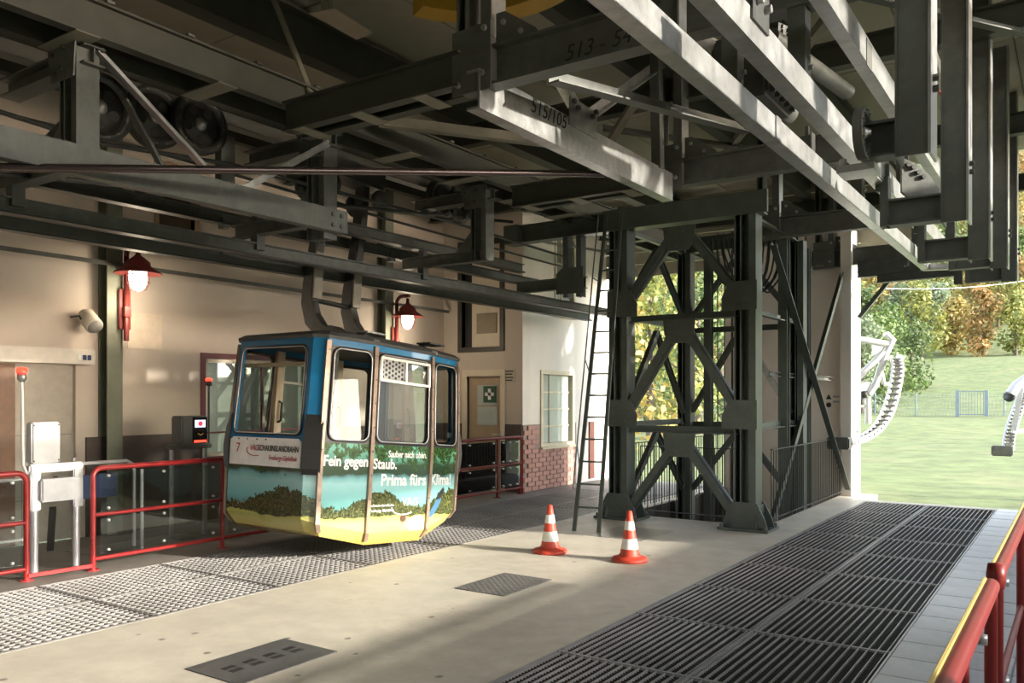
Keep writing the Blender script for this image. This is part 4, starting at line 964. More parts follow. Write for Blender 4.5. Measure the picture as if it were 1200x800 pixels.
# steel ribs
for i in (1, 2, 3, 4, 7, 8, 9, 10):
    zs = [ZBk[i] + .04, ZBk[i] + .13, .6, 1.0, 1.5, 2.1]; m = MB()
    ctr = [rp(i, z) + V((rp(i, z).x, rp(i, z).y, 0)).normalized() * .012 for z in zs]
    tdir = (rp(i + 1, 1) - rp(i - 1, 1)).normalized(); od = V((tdir.y, -tdir.x, 0))
    prof = [(-.024, -.02), (.024, -.02), (.024, .014), (-.024, .014)]
    vs = [c_ + tdir * a + od * b for c_ in ctr for a, b in prof]
    fs = [(4 * k + a, 4 * k + (a + 1) % 4, 4 * k + 4 + (a + 1) % 4, 4 * k + 4 + a) for k in range(len(zs) - 1) for a in range(4)] + [(3, 2, 1, 0), tuple(4 * (len(zs) - 1) + a for a in range(4))]
    rb = m.add(vs, fs).build('steel_rib', RIBM, CAB)
    m = MB()
    for z in (.5, .75, 1.0, 1.25, 1.5, 1.75, 2.0): p = rp(i, z); m.bolt(p + od * .026, od, .008, .006)
    m.build('rivets', BOLT, rb, 'stuff')
# end signs and bumpers
for i in (11, 5):
    b0, b1, b2, b3 = [(s, z) for s, z in ((.02, .80), (.98, .80), (.98, 1.10), (.02, 1.10))]
    m = MB(); outer = [sp_(i, s, z, .012) for s, z in ((.03, .80), (.97, .80), (.97, 1.06), (.93, 1.09), (.07, 1.09), (.03, 1.06))]; m.prism(outer, outn(i, .95), .01)
    sg = m.build('sign_board', mat('sign_white', (.88, .86, .84), .35), CAB)
    xd = (rp(i + 1, .9) - rp(i, .9)).normalized(); yd = (sp_(i, .5, .95) - sp_(i, .5, .9)).normalized()
    RT = mat('red_print', (.45, .02, .04), .4)
    text('number', '7', .14, RT, sp_(i, .12, .93, .019), xd, yd, sg)
    text('maker_mark', 'VAG', .085, RT, sp_(i, .31, .955, .019), xd, yd, sg, .3, width=.13)
    text('lettering', 'SCHAUINSLANDBAHN', .085, mat('black_print', (.015, .015, .015), .4), sp_(i, .425, .955, .019), xd, yd, sg, width=.62, bold=.001)
    text('tagline', 'Freiburgs Gipfellinie', .072, RT, sp_(i, .57, .865, .019), xd, yd, sg, .3, width=.43)
    MB().tube([sp_(i, .38 + .11 * math.cos(a), .955 + .055 * math.sin(a), .019) for a in [math.radians(150 + 15 * k) for k in range(11)]], .004, 5).build('swoosh', RT, sg)
    bolts(sg, [sp_(i, s, 1.07, .018) for s in (.15, .27, .4, .52)], outn(i, 1), .009, .006)
for i in (0, 4, 6, 10):
    m = MB()
    a = [(rp(i, z), rp(i + 1, z)) for z in (.74, .80, 1.0, 1.2, 1.34)]; t_ = (.012, .05, .06, .05, .012); vs = []
    for (p, q), tt in zip(a, t_):
        c_ = (p + q) / 2; o_ = V((c_.x, c_.y, 0)).normalized(); e = (q - p) * .55
        vs += [c_ - e - o_ * .03, c_ - e + o_ * tt, c_ + e + o_ * tt, c_ + e - o_ * .03]
    fs = [(4 * k + b, 4 * k + (b + 1) % 4, 4 * k + 4 + (b + 1) % 4, 4 * k + 4 + b) for k in range(4) for b in range(4)] + [(0, 1, 2, 3), (16, 17, 18, 19)]
    m.add(vs, fs).build('corner_bumper', BLACK, CAB)
# roof
m = MB(); R0 = [rp(i, ZTOP) * 1.02 for i in range(12)]
rings = []
for s, z in ((1.02, ZTOP - .01), (1.03, ZTOP + .02), (.97, ZTOP + .06), (.8, ZTOP + .10), (.4, ZTOP + .13)): rings.append([V((rp(i, ZTOP).x * s, rp(i, ZTOP).y * s, z)) for i in range(12)])
for k in range(4):
    for i in range(12): j = (i + 1) % 12; m.add([rings[k][i], rings[k][j], rings[k + 1][j], rings[k + 1][i]], [(0, 1, 2, 3)])
m.add(rings[4], [list(range(12))]); m.add(rings[0], [list(range(12))])
rf = m.build('roof', ROOFC, CAB)
MB().bbox(.30, .52, .72, 1.0, ZTOP + .17, ZTOP + .19, .004).beam(V((.2, .8, ZTOP + .1)), V((.38, .8, ZTOP + .18)), .05, .05).build('roof_flap', ROOFC, rf)
MB().bbox(.05, .4, -.2, .1, ZTOP + .18, ZTOP + .2, .004).beam(V((.2, -.05, ZTOP + .1)), V((.2, -.05, ZTOP + .19)), .05, .05).build('roof_flap', GALV, rf)
for y in (-.5, .44): MB().cyl((.78, y, ZTOP + .02), (.78, y + .09, ZTOP + .02), .03, 12).beam(V((.74, y + .04, ZTOP - .02)), V((.8, y + .04, ZTOP + .03)), .03, .03).build('door_roller', GALV, rf)
# interior: benches, far door posts with grab handles
for sgn in (-1, 1):
    bn = MB().bbox(-.58, .58, sgn * .98 - .16, sgn * .98 + .12, .66, .72, .012).build('bench_seat', SEAT, CAB)
    MB().bx(-.56, .56, sgn * 1.02 - .03, sgn * 1.02 + .03, .32, .66).build('bench_support', LINING, bn)
    MB().bbox(-.55, .55, sgn * 1.09 - .02, sgn * 1.09 + .02, .78, 1.08, .01).build('bench_back', SEAT, bn)
for y in (-.42, .05, .5):
    dp = MB().bx(-.80, -.75, y - .05, y + .05, .32, 2.1).build('door_post', LINING, CAB)
    MB().tube([V((-.75, y, 1.28)), V((-.70, y, 1.3)), V((-.70, y, 1.5)), V((-.75, y, 1.52))], .014, 6).build('grab_handle', BLACK, dp)
MB().cyl((.1, -.35, .32), (.1, -.35, 2.1), .02, 10).build('grab_pole', CHROME, CAB)
MB().bx(-.6, .6, -1.07, -1.05, 1.84, 1.88).build('window_rail', LINING, CAB)
# printed words on the side facing the camera
XD = lambda i: (rp(i + 1, .7) - rp(i, .7)).normalized()
YD = (rp(2, .9) - rp(2, .7)).normalized()
def side_text(i, s, z, body, size, width, sh=0, b_=.002, nm='lettering'):
    return text(nm, body, size, WHITE, sp_(i, s, z, .004), XD(i), YD, hull, sh, width=width, bold=b_)
side_text(1, .04, .84, 'Fein gegen', .15, .54, b_=.004); side_text(2, .035, .82, 'Staub.', .15, .36, b_=.004)
side_text(2, .27, .945, 'Sauber nach oben.', .10, .62, b_=.002); side_text(2, .17, .645, 'Prima fürs', .17, .72, b_=.005); side_text(3, .07, .645, 'Klima!', .17, .44, b_=.005)
side_text(2, .55, .42, 'VAG', .13, .26, 0, 0); side_text(2, .03, .42, 'schauinslandbahn', .04, .36, 0, 0); side_text(2, .03, .365, 'Freiburgs Gipfellinie', .04, .36, 0, 0)
MB().tube([sp_(2, .58 + .2 * math.cos(a), .40 + .075 * math.sin(a), .006) for a in [math.radians(175 + 14 * k) for k in range(11)]], .007, 5).build('swoosh', WHITE, hull)
# printed figure lying in the grass: flat shapes of the print
def shape(name, i, pts, mt, off): return MB().add([sp_(i, s, z, off) for s, z in pts], [list(range(len(pts)))]).build(name, mt, hull)
ell = lambda cs, cz, a, b: [(cs + a * math.cos(t), cz + b * math.sin(t)) for t in [2 * math.pi * k / 14 for k in range(14)]]
SKIN = mat('printed_skin', (.45, .25, .17), .3)
shape('printed_shirt', 2, [(.56, .17), (.72, .145), (.95, .15), (.97, .22), (.93, .30), (.80, .31), (.66, .25)], mat('printed_white', (.50, .53, .56), .3), .004)
shape('printed_arm', 2, [(.50, .19), (.56, .15), (.72, .15), (.70, .185), (.56, .21)], SKIN, .005)
shape('printed_head', 2, ell(.62, .265, .07, .045), SKIN, .006)
shape('printed_hair', 2, ell(.585, .285, .05, .04), mat('printed_hair', (.09, .05, .03), .3), .007)
JEAN = mat('printed_jeans', (.06, .15, .25), .3)
shape('printed_legs', 3, [(.05, .17), (.14, .16), (.40, .39), (.52, .22), (.66, .17), (.72, .22), (.50, .49), (.38, .51), (.05, .29)], JEAN, .004)
shape('printed_shoes', 3, [(.36, .47), (.48, .49), (.60, .58), (.55, .615), (.34, .53)], mat('printed_shoe', (.03, .03, .03), .3), .005)
# hanger: two C-shaped arms up to the carriage
HG = MB()
prof = [(.30, 2.26), (.0, 2.28), (-.22, 2.34), (-.38, 2.48), (-.46, 2.68), (-.46, 2.9), (-.42, 3.2), (-.36, 3.6), (-.34, 4.35)]
wid = [.03, .05, .08, .095, .09, .08, .075, .075, .07]
for sgn in (-1, 1):
    m = MB(); pr = [V((x, sgn * .31, z)) for x, z in prof]
    vs = []
    for k, p in enumerate(pr):
        a = pr[max(0, k - 1)]; b = pr[min(len(pr) - 1, k + 1)]; d_ = (b - a).normalized(); n_ = V((d_.z, 0, -d_.x))
        for (e, f) in ((-1, -.05), (1, -.05), (1, .05), (-1, .05)): vs.append(p + n_ * wid[k] * e + V((0, f, 0)))
    fs = [(4 * k + a, 4 * k + (a + 1) % 4, 4 * k + 4 + (a + 1) % 4, 4 * k + 4 + a) for k in range(len(pr) - 1) for a in range(4)] + [(3, 2, 1, 0), tuple(4 * (len(pr) - 1) + a for a in range(4))]
    ar = m.add(vs, fs).build('hanger_arm', DARK, CAB)
    MB().bx(-.36, -.335, sgn * .31 - .05, sgn * .31 + .07, 2.72, 3.4).build('wear_plate', mat('wear_board', (.36, .32, .26), .6), ar)
    MB().prism([V((.32, sgn * .31, 2.22)), V((-.2, sgn * .31, 2.22)), V((-.2, sgn * .31, 2.34)), V((.0, sgn * .31, 2.38))], ZY, .16).build('hanger_foot', DARK, ar)
for x, z in ((-.44, 2.72), (-.36, 3.9)): MB().cyl((x, -.31, z), (x, .31, z), .03, 10).build('hanger_tie', DARK, CAB)
MB().bbox(-.52, -.18, -.55, .55, 4.2, 4.42, .02).build('carriage', DARK, CAB)
for sgn in (-1, 1):
    for x in (-.56, -.12): MB().lathe((x, sgn * .4, 4.02), [(0, -.03), (.13, -.03), (.14, 0), (.13, .03), (0, .03)], 18, ZX).build('carriage_wheel', DARK, CAB)
# ---------------------------------------------------------------- red railings with glass panels
def railing(label, x, y0, y1, posts, mt, curve0=False, curve1=False, foot_to=None, clampm=None):
    t = thing('safety_railing', label, 'railing', (x, (y0 + y1) / 2, 0))
    r = .026; H_ = 1.0; R = .09
    pts = []
    if curve0: pts += [V((x, y0, 0)), V((x, y0, H_ - R))] + arc((x, y0 + R, H_ - R), (0, -1, 0), (0, 0, 1), R, 0, math.pi / 2, 6)
    else: pts += [V((x, y0, H_))]
    if curve1: pts += arc((x, y1 - R, H_ - R), (0, 1, 0), (0, 0, 1), R, math.pi / 2, 0, 6) + [V((x, y1, 0))]
    else: pts += [V((x, y1, H_))]
    MB().tube(pts, r, 10).build('top_rail', mt, t)
    for z in (.54, .11): MB().cyl((x, y0, z), (x, y1, z), .02, 10).build('rail', mt, t)
    for y in posts:
        MB().cyl((x, y, 0), (x, y, H_), .024, 10).build('post', mt, t)
    for y in list(posts) + ([y0] if curve0 else []) + ([y1] if curve1 else []): MB().cyl((x, y, 0), (x, y, .012), .06, 12).build('foot_plate', mt, t)
    ys = sorted(set([y0, *posts, y1]))
    for a, b in zip(ys, ys[1:]):
        if b - a < .3: continue
        for z0, z1 in ((.16, .51), (.57, .95)):
            g = MB().bx(x + .03, x + .038, a + .06, b - .06, z0, z1).build('glass_panel', GLASS, t)
            for yy in (a + .14, (a + b) / 2, b - .14):
                for zz in (z0 + .03, z1 - .03): MB().lathe((x + .02, yy, zz), [(0, 0), (.014, 0), (.014, .025), (0, .025)], 10, ZX).build('clamp', WHITE, g)
    return t
ra = railing('bright red tube railing at left edge ending beside silver gate machine', -8.05, 1.6, 3.86, (2.6,), REDP, False, True)
rb_ = railing('bright red tube railing with glass panels left of the cable car', -8.0, 4.46, 7.6, (5.95, 7.5), REDP, True, False)
MB().beam(V((-8.03, 3.86, .05)), V((-8.0, 4.46, .05)), .04, .035).build('floor_bar', REDP, rb_)
rc = railing('dark red railing with glass panels in front of first-aid door', -8.12, 9.0, 12.26, (9.9, 11.5, 12.2), DREDP, False, True)
# near railing at right
t = thing('safety_railing', 'glossy dark red handrail with yellow strip close at bottom right', 'railing', (-.27, 3, 0))
XRR = -.27
for y0, y1 in ((1.0, 3.55), (3.78, 7.2)):
    MB().cyl((XRR, y0, 1.0), (XRR, y1, 1.0), .03, 14).build('handrail', DREDP, t)
    MB().bbox(XRR - .026, XRR - .012, y0, y1, 1.02, 1.031, .003).build('yellow_strip', mat('yellow_strip', (.62, .47, .16), .4), t)
    MB().cyl((XRR, y0, .54), (XRR, y1, .54), .02, 10).build('rail', DREDP, t); MB().cyl((XRR, y0, .1), (XRR, y1, .1), .02, 10).build('rail', DREDP, t)
    for z0, z1 in ((.14, .5), (.58, .93)):
        g = MB().bx(XRR - .004, XRR + .004, y0 + .15, y1 - .15, z0, z1).build('glass_panel', GLASS, t)
        for yy in (y0 + .4, (y0 + y1) / 2, y1 - .4): MB().lathe((XRR - .02, yy, z1 - .03), [(0, 0), (.018, 0), (.018, .04), (0, .04)], 10, ZX).build('clamp', GALV, g)
for y in (2.55, 3.5, 3.78, 5.4, 7.1): MB().cyl((XRR, y, -.02), (XRR, y, 1.0 if y not in (3.78,) else 1.03), .026, 12).build('post', DREDP, t)
MB().lathe((XRR, 3.78, 1.0), [(.0, .05), (.03, .045), (.036, .0), (.03, -.05)], 14).build('post_cap', DREDP, t)

# ---------------------------------------------------------------- gate machine, ticket reader, barrier
t = thing('gate_machine', 'silver steel gate machine with white boxes between red railings', 'machine', (-8.22, 4.2, 0))
for y in (4.0, 4.40): MB().cyl((-8.2, y, 0), (-8.2, y, 1.02), .035, 14).build('leg', CHROME, t)
MB().bbox(-8.24, -8.16, 3.94, 4.46, .98, 1.06, .015).build('top_bar', CHROME, t)
for y in (3.95, 4.355): MB().bbox(-8.245, -8.155, y, y + .095, .62, 1.0, .01).build('sleeve', CHROME, t)
bx1 = MB().bbox(-8.32, -8.2, 3.98, 4.25, 1.06, 1.46, .015).build('control_box', mat('light_grey_plastic', (.62, .63, .65), .4), t)
bolts(bx1, [(-8.2, y, z) for y in (4.0, 4.23) for z in (1.09, 1.43)], ZX, .008, .004)
bx2 = MB().bbox(-8.32, -8.1, 4.02, 4.40, .70, .92, .015).build('reader_box', mat('light_grey_plastic', (.62, .63, .65), .4), t)
MB().lathe((-8.2, 4.2, .92), [(0, .01), (.02, .01), (.025, 0)], 12).build('knob', DARK, bx2)
pl = MB().tube([V((-8.2, 4.05, .93)), V((-8.2, 3.93, .99)), V((-8.2, 3.90, 1.06)), V((-8.2, 3.89, 1.86))], .014, 8).build('beacon_pole', WHITE, t)
MB().lathe((-8.2, 3.89, 1.86), [(.0, -.02), (.02, -.02), (.042, .01), (.042, .07), (0, .07)], 16).build('beacon_base', GALV, pl)
REDL = mat('red_beacon_light', (.8, .05, .03), .3, emit=(1.0, .03, .015), estr=3.2)
MB().lathe((-8.2, 3.89, 1.93), [(.05, 0), (.052, .03), (.04, .045), (0, .05)], 16).build('beacon_lens', REDL, pl)
MB().beam(V((-8.25, 4.2, .62)), V((-8.5, 4.3, .18)), .06, .05).build('gas_strut', BLACK, t)
for z in (.35, .92): MB().cyl((-8.28, 3.0, z), (-8.28, 4.0, z), .016, 8).build('guide_bar', CHROME, t)

t = thing('ticket_reader', 'dark ticket reader with lit screen on a steel stand by wall', 'machine', (-9.0, 6.2, 0))
for y in (5.98, 6.44): MB().cyl((-9.0, y, 0), (-9.0, y, 1.08), .03, 12).build('leg', GALV, t)
MB().bbox(-9.08, -8.9, 5.93, 6.48, 1.07, 1.13, .012).build('shelf', ZINC, t)
bd = MB().bbox(-9.1, -8.88, 6.04, 6.40, 1.13, 1.47, .015).build('housing', mat('dark_grey_plastic', (.10, .10, .10), .4), t)
fx = -8.876
MB().bx(fx, fx + .006, 6.18, 6.385, 1.15, 1.455).build('front_glass', mat('black_glass', (.012, .012, .014), .08), bd)
MB().bx(fx + .006, fx + .010, 6.21, 6.355, 1.33, 1.42).build('screen', mat('lit_screen', (.5, .5, .6), .3, emit=(.75, .75, .95), estr=.9), bd)
MB().lathe((fx + .010, 6.285, 1.375), [(0, .003), (.03, .003), (.03, 0)], 14, ZX).build('screen_symbol', mat('screen_red', (.6, .04, .06), .3, emit=(.8, .05, .08), estr=.7), bd)
MB().tube([(fx + .012, 6.25, 1.255), (fx + .012, 6.285, 1.235), (fx + .012, 6.32, 1.255)], .006, 5).build('arrow', mat('amber_mark', (.6, .4, .1), .3), bd)
MB().bx(fx + .006, fx + .01, 6.2, 6.37, 1.15, 1.175).build('red_strip', REDL, bd)
pl = MB().cyl((-9.0, 6.5, 1.1), (-9.0, 6.5, 1.84), .012, 8).build('beacon_pole', DARK, t)
MB().lathe((-9.0, 6.5, 1.84), [(0, 0), (.035, 0), (.035, .06), (0, .06)], 14).build('beacon_base', DARK, pl)
MB().lathe((-9.0, 6.5, 1.90), [(.04, 0), (.04, .03), (0, .04)], 14).build('beacon_lens', REDL, pl)
t = thing('barrier_frame', 'bent stainless barrier rail with blue sign behind gate machine', 'barrier', (-8.9, 5.0, 0))
MB().tube([V((-8.9, 4.75, 0)), V((-8.9, 4.75, 1.05))], .02, 8).build('post', GALV, t)
MB().tube([V((-8.9, 4.6, .98)), V((-8.9, 5.35, .98)), V((-8.9, 5.42, .94)), V((-8.9, 5.44, .86)), V((-8.9, 5.44, 0))], .02, 8).build('tube', CHROME, t)
MB().bbox(-8.89, -8.87, 4.82, 5.22, .60, .86, .006).build('blue_sign', mat('sign_blue', (0.015, 0.035, 0.12), 0.4), t)
MB().cyl((-8.6, 5.35, 0), (-8.6, 5.35, .9), .02, 10).build('post', CHROME, t)
MB().bx(-8.895, -8.885, 5.24, 5.42, .15, .9).build('glass_panel', GLASS, t)

# ---------------------------------------------------------------- red wall lamps
LAMPR = mat('lamp_red', (.17, .026, .022), .45)
BULB = mat('lamp_globe', (1, .95, .85), .3, emit=(1.0, .88, .68), estr=5.5)
def lamp(y, zb, label):
    x = XW + .2; c = V((x + .33, y + .02, zb))
    t = thing('wall_lamp', label, 'lamp', (x, y, zb - .6))
    MB().bbox(x, x + .05, y - .05, y + .10, zb - .78, zb - .28, .008).bx(x + .03, x + .12, y - .02, y + .06, zb - .62, zb - .5).build('bracket', LAMPR, t)
    pts = [V((x + .08, y + .02, zb - .92)), V((x + .08, y + .02, zb + .12))] + arc((x + .205, y + .02, zb + .12), (-1, 0, 0), (0, 0, 1), .125, 0, math.pi / 2, 6) + [V((x + .37, y + .02, zb + .245))]
    MB().tube(pts, .032, 10).build('arm', LAMPR, t)
    MB().lathe(c, [(.0, .2), (.025, .2), (.03, .12), (.05, .10), (.14, .03), (.145, -.01), (.15, -.02), (.27, -.10), (.275, -.115), (.26, -.115), (.13, -.04), (.0, -.03)], 28).build('shade', LAMPR, t)
    MB().lathe(c + V((0, 0, -.06)), [(.115, .01), (.116, -.005), (.0, -.006)], 20).build('reflector', WHITE, t)
    MB().lathe(c + V((0, 0, -.07)), [(.10, 0), (.105, -.08), (.10, -.15), (.075, -.215), (.04, -.245), (0, -.255)], 20).build('globe', BULB, t)
    cg = MB()
    for k in range(6):
        a = math.pi * k / 3; e = V((math.cos(a), math.sin(a), 0))
        cg.tube([c + e * .125 + V((0, 0, -.06)), c + e * .125 + V((0, 0, -.22)), c + e * .09 + V((0, 0, -.3)), c + e * .02 + V((0, 0, -.335))], .005, 5)
    for z, r in ((-.13, .127), (-.22, .127)): cg.tube([c + V((r * math.cos(a), r * math.sin(a), z)) for a in [2 * math.pi * k / 18 for k in range(18)]], .005, 5, closed=True)
    cg.build('wire_cage', LAMPR, t)
    l_ = bpy.data.lights.new('lamp_light', 'POINT'); l_.energy = 15; l_.color = (1, .84, .62); l_.shadow_soft_size = .1
    lo_ = bpy.data.objects.new('lamp_light', l_); COL.objects.link(lo_); lo_.parent = t; lo_.location = c - V(t['_o']) + V((0, 0, -.45))
lamp(5.82, 3.31, 'red hooded wall lamp, lit, on the olive column at far left')
lamp(10.75, 3.18, 'red hooded wall lamp, lit, rising above the cable car roof')
t = thing('loudspeaker', 'white cylindrical loudspeaker on the wall below left red lamp', 'loudspeaker', (XW + .05, 5.45, 2.5))
d_ = V((.75, .0, -.55)).normalized(); c_ = V((XW + .2, 5.42, 2.62))
MB().lathe(c_, [(0, -.14), (.07, -.14), (.10, -.10), (.10, .14), (.09, .15), (0, .145)], 22, d_).build('body', mat('ivory_plastic', (.62, .56, .46), .45), t)
MB().lathe(c_ + d_ * .147, [(0, .004), (.085, .004), (.085, 0)], 22, d_).build('grille', mat('grille_grey', (.3, .29, .27), .6), t)
MB().tube([V((XW, 5.3, 2.66)), V((XW + .2, 5.3, 2.66)), c_ + V((0, -.1, 0))], .012, 6).build('bracket', DARK, t)
MB().tube([V((XW, 5.56, 2.6)), V((XW + .2, 5.56, 2.6)), c_ + V((0, .1, 0))], .012, 6).build('bracket', DARK, t)

# ---------------------------------------------------------------- cones, floor plates, ladder
ORANGE = mat('cone_orange', (.50, .052, .026), .5, 0, .12, 12); CWHITE = mat('cone_white', (.70, .68, .62), .5, 0, .12, 20)
def cone(x, y, rz, label):
    t = thing('traffic_cone', label, 'cone', (x, y, 0), 'traffic cones')
    rr = lambda z: .105 - .078 * (z - .04) / .47
    MB().lathe((x, y, 0), [(0, .0), (.185, .0), (.19, .02), (.175, .04), (.13, .05), (.115, .055), (.11, .07)], 24).build('base', ORANGE, t)
    for k, (z0, z1, mt_) in enumerate(((.05, .13, ORANGE), (.13, .235, CWHITE), (.235, .325, ORANGE), (.325, .415, CWHITE), (.415, .515, ORANGE))):
        pr = [(rr(z0), z0), (rr(z1), z1)]
        if k == 4: pr += [(rr(z1) * .6, z1 + .006), (0, z1 + .006)]
        MB().lathe((x, y, 0), pr, 24).build('stripe' if k else 'body', mt_, t)
cone(-4.79, 7.79, 0, 'orange and white traffic cone, left one, nearer the cable car')
cone(-3.86, 7.85, .4, 'orange and white traffic cone, right one, before the tower')
PLATE = mat('dark_plate', (.10, .098, .095), .5, .2, .25, 14, .2, 60)
def floorplate(x0, x1, y0, y1, label, bumps):
    t = thing('floor_hatch', label, 'hatch', ((x0 + x1) / 2, (y0 + y1) / 2, 0))
    MB().bbox(x0, x1, y0, y1, 0, .006, .002).build('plate', PLATE, t)
    m = MB()
    if bumps:
        nx, ny = 16, 24
        for i in range(nx):
            for j in range(ny):
                c_ = V((x0 + (x1 - x0) * (i + .5) / nx, y0 + (y1 - y0) * (j + .5) / ny, .006)); a = math.pi / 4 if (i + j) % 2 else -math.pi / 4
                m.box(c_, (.026, .009, .006), Matrix.Rotation(a, 3, 'Z'))
        m.build('tread_pattern', mat('worn_tread', (.28, .27, .26), .35, .6), t, 'stuff')
    else:
        for j in range(4):
            for i in (0, 1):
                m.bx(x1 - .34 + .075 * i, x1 - .285 + .075 * i, y0 + .12 + .16 * j, y0 + .21 + .16 * j, .006, .007)
        m.build('worn_marks', BLACK, t, 'stuff')
floorplate(-4.59, -4.05, 5.84, 6.62, 'diamond tread hatch plate in middle of the concrete floor', True)
floorplate(-4.62, -4.09, 3.16, 3.95, 'dark flat hatch plate in concrete floor nearest the camera', False)
tag(MB().bbox(-5.0, -4.25, 9.0, 9.9, 0, .004, .001).build('floor_sheet', mat('worn_sheet', (.35, .32, .27), .4, .1, .2, 8)), 'thin worn metal sheet on floor in front of tower', 'sheet')
t = thing('steel_ladder', 'tall dark steel ladder leaning against the tower head', 'ladder', (-5.2, 9.25, 0))
f0, f1 = V((-5.30, 9.2, 0)), V((-4.98, 9.26, 0)); g0, g1 = V((-5.46, 10.38, 4.25)), V((-5.24, 10.40, 4.25))
for a, b in ((f0, g0), (f1, g1)): MB().beam(a, b, .05, .022, 'box', up=ZY).build('stile', TOWERG, t)
for k in range(14): MB().cyl(f0.lerp(g0, .07 + .067 * k), f1.lerp(g1, .07 + .067 * k), .012, 8).build('rung', TOWERG, t)
h0, h1 = f0.lerp(g0, .12) + V((-.02, -.1, .02)), g0 + V((-.06, -.12, 0))
MB().cyl(h0, h1, .010, 8).build('handrail', TOWERG, t)
for q in (.15, .45, .75): MB().cyl(f0.lerp(g0, q + .02), h0.lerp(h1, q), .008, 6).build('handrail_stay', TOWERG, t)

tag(MB().bbox(-9.25, -8.5, 4.85, 6.3, 0, .008, .002).build('lit_grating_sheet', GRATEL), 'pale metal sheet standing in for lit floor grating behind the red railing', 'mat')  # pale sheet paints in the lit patch of floor grating
# ---------------------------------------------------------------- outside: curved cabin guides, fence, trees
WST = mat('white_guide_steel', (.52, .53, .54), .35, .2, .08)
def curved_guide(label, px, D, mt, dark_end, mirror=False, step=.12):
    t = thing('curved_guide', label, 'guide rail', P(px[0][0], px[0][1], D=D))
    n_ = V((_s, -_c, 0))
    pts = [P(u, v, D=D + step * i) for i, (u, v) in enumerate(px)]
    fine = []
    for i in range(len(pts) - 1): fine += [pts[i].lerp(pts[i + 1], q / 4) for q in range(4)]
    fine.append(pts[-1])
    for _ in range(2): fine = [fine[0]] + [(fine[i - 1] + 2 * fine[i] + fine[i + 1]) / 4 for i in range(1, len(fine) - 1)] + [fine[-1]]
    back = [p + V((.16 * _c, .16 * _s, 0)) * (-1 if mirror else 1) - n_ * .02 for p in fine]
    MB().tube(fine, .035, 8).build('inner_rail', mt, t); MB().tube(back, .06, 8).build('outer_rail', mt, t)
    for i in range(1, len(fine) - 1): MB().beam(fine[i] + n_ * .03, back[i] + n_ * .06, .05, .05).build('roller', DARK, t)
    MB().bbox(pts[0].x - .2, pts[0].x + .16, pts[0].y - .12, pts[0].y + .12, pts[0].z - .1, pts[0].z + .1, .02).build('end_block', ZINC if dark_end else mt, t)
    return t, pts
t, q = curved_guide('white curved roller guide rail outside beside the pale end wall', [(985, 519), (1003, 515), (1022, 503), (1035, 483), (1043, 455), (1047, 432), (1044, 418)], 13.9, WST, True, step=.3)
p = lambda u, v: P(u, v, D=15.7)
MB().tube([p(1018, 462), p(1025, 452), p(1038, 414), p(1046, 398), p(1038, 391)], .065, 10).build('main_tube', WST, t)
MB().lathe(p(1013, 462), [(0, -.05), (.07, -.05), (.07, .05), (0, .05)], 14, (1, .2, 0)).build('tube_end', BLACK, t)
for a, b, r in (((1005, 397), (1040, 403), .06), ((1006, 442), (1036, 412), .06), ((1017, 465), (1017, 496), .06), ((1032, 432), (1036, 450), .04), ((1036, 450), (1045, 450), .04), ((1006, 476), (1016, 476), .03)): MB().cyl(p(*a), p(*b), r, 10).build('strut', WST, t)
MB().prism([p(1006, 445), p(1021, 448), p(1016, 457), p(1006, 466)], (_s, -_c, 0), .03).build('web_plate', WST, t)
MB().prism([p(1022, 404), p(1036, 406), p(1030, 412), p(1022, 417)], (_s, -_c, 0), .03).build('web_plate', WST, t)
t, q = curved_guide('dark curved roller guide rail hanging at far right edge', [(1176, 528), (1177, 512), (1182, 495), (1188, 478), (1195, 460), (1204, 446)], 16.2, WST, True)
p = lambda u, v: P(u, v, D=16.0)
MB().tube([p(1184, 462), p(1191, 452), p(1202, 445), p(1215, 436)], .1, 10).build('main_tube', WST, t)
MB().lathe(p(1183, 464), [(0, -.02), (.11, -.02), (.11, .03), (0, .03)], 14, (.4, 1, -.5)).build('tube_end', BLACK, t)
MB().beam(p(1198, 446), p(1188, 505), .09, .09, 'U', .012).build('strut', WST, t)
MB().prism([p(1188, 452), p(1212, 440), p(1212, 455), p(1192, 462)], (_s, -_c, 0), .03).build('web_plate', WST, t)
MB().beam(p(1186, 505), p(1210, 504), .07, .07).build('strut', WST, t)
MB().beam(p(1212, 430), V((p(1212, 430).x + .1, p(1212, 430).y + .3, -.5)), .12, .12, 'I', .014).build('post', WST, t)

# wire fence with gate across the meadow
FEN = mat('fence_blue_grey', (.17, .21, .24), .5, .1)
FT = thing('wire_fence', 'thin wire mesh fence across the meadow', 'fence', (-6, 62, .5))
m = MB(); xs_f = [-30 + 1.0 * k for k in range(42)]
YF = 62.5
gx0, gx1 = P(1122, 470, Y=YF).x, P(1156, 470, Y=YF).x
for k in range(17):
    x = -30 + 2.6 * k
    if gx0 - .6 < x < gx1 + .6: continue
    MB().cyl((x, YF, ground_z(x, YF) - .1), (x, YF, ground_z(x, YF) + 1.55), .045, 6).build('post', FEN, FT)
m = MB()
for x0, x1 in ((-31, gx0), (gx1, 12)):
    for z in [.05 + .25 * k for k in range(7)]:
        m.beam(V((x0, YF, ground_z(x0, YF) + z)), V((x1, YF, ground_z(x1, YF) + z)), .012, .012)
    n_ = int((x1 - x0) / .22)
    for k in range(n_): x = x0 + (x1 - x0) * k / n_; m.beam(V((x, YF, ground_z(x, YF))), V((x + .22, YF, ground_z(x, YF) + 1.5)), .010, .010); m.beam(V((x + .22, YF, ground_z(x, YF))), V((x, YF, ground_z(x, YF) + 1.5)), .010, .010)
m.build('wire_mesh', FEN, FT, 'stuff')
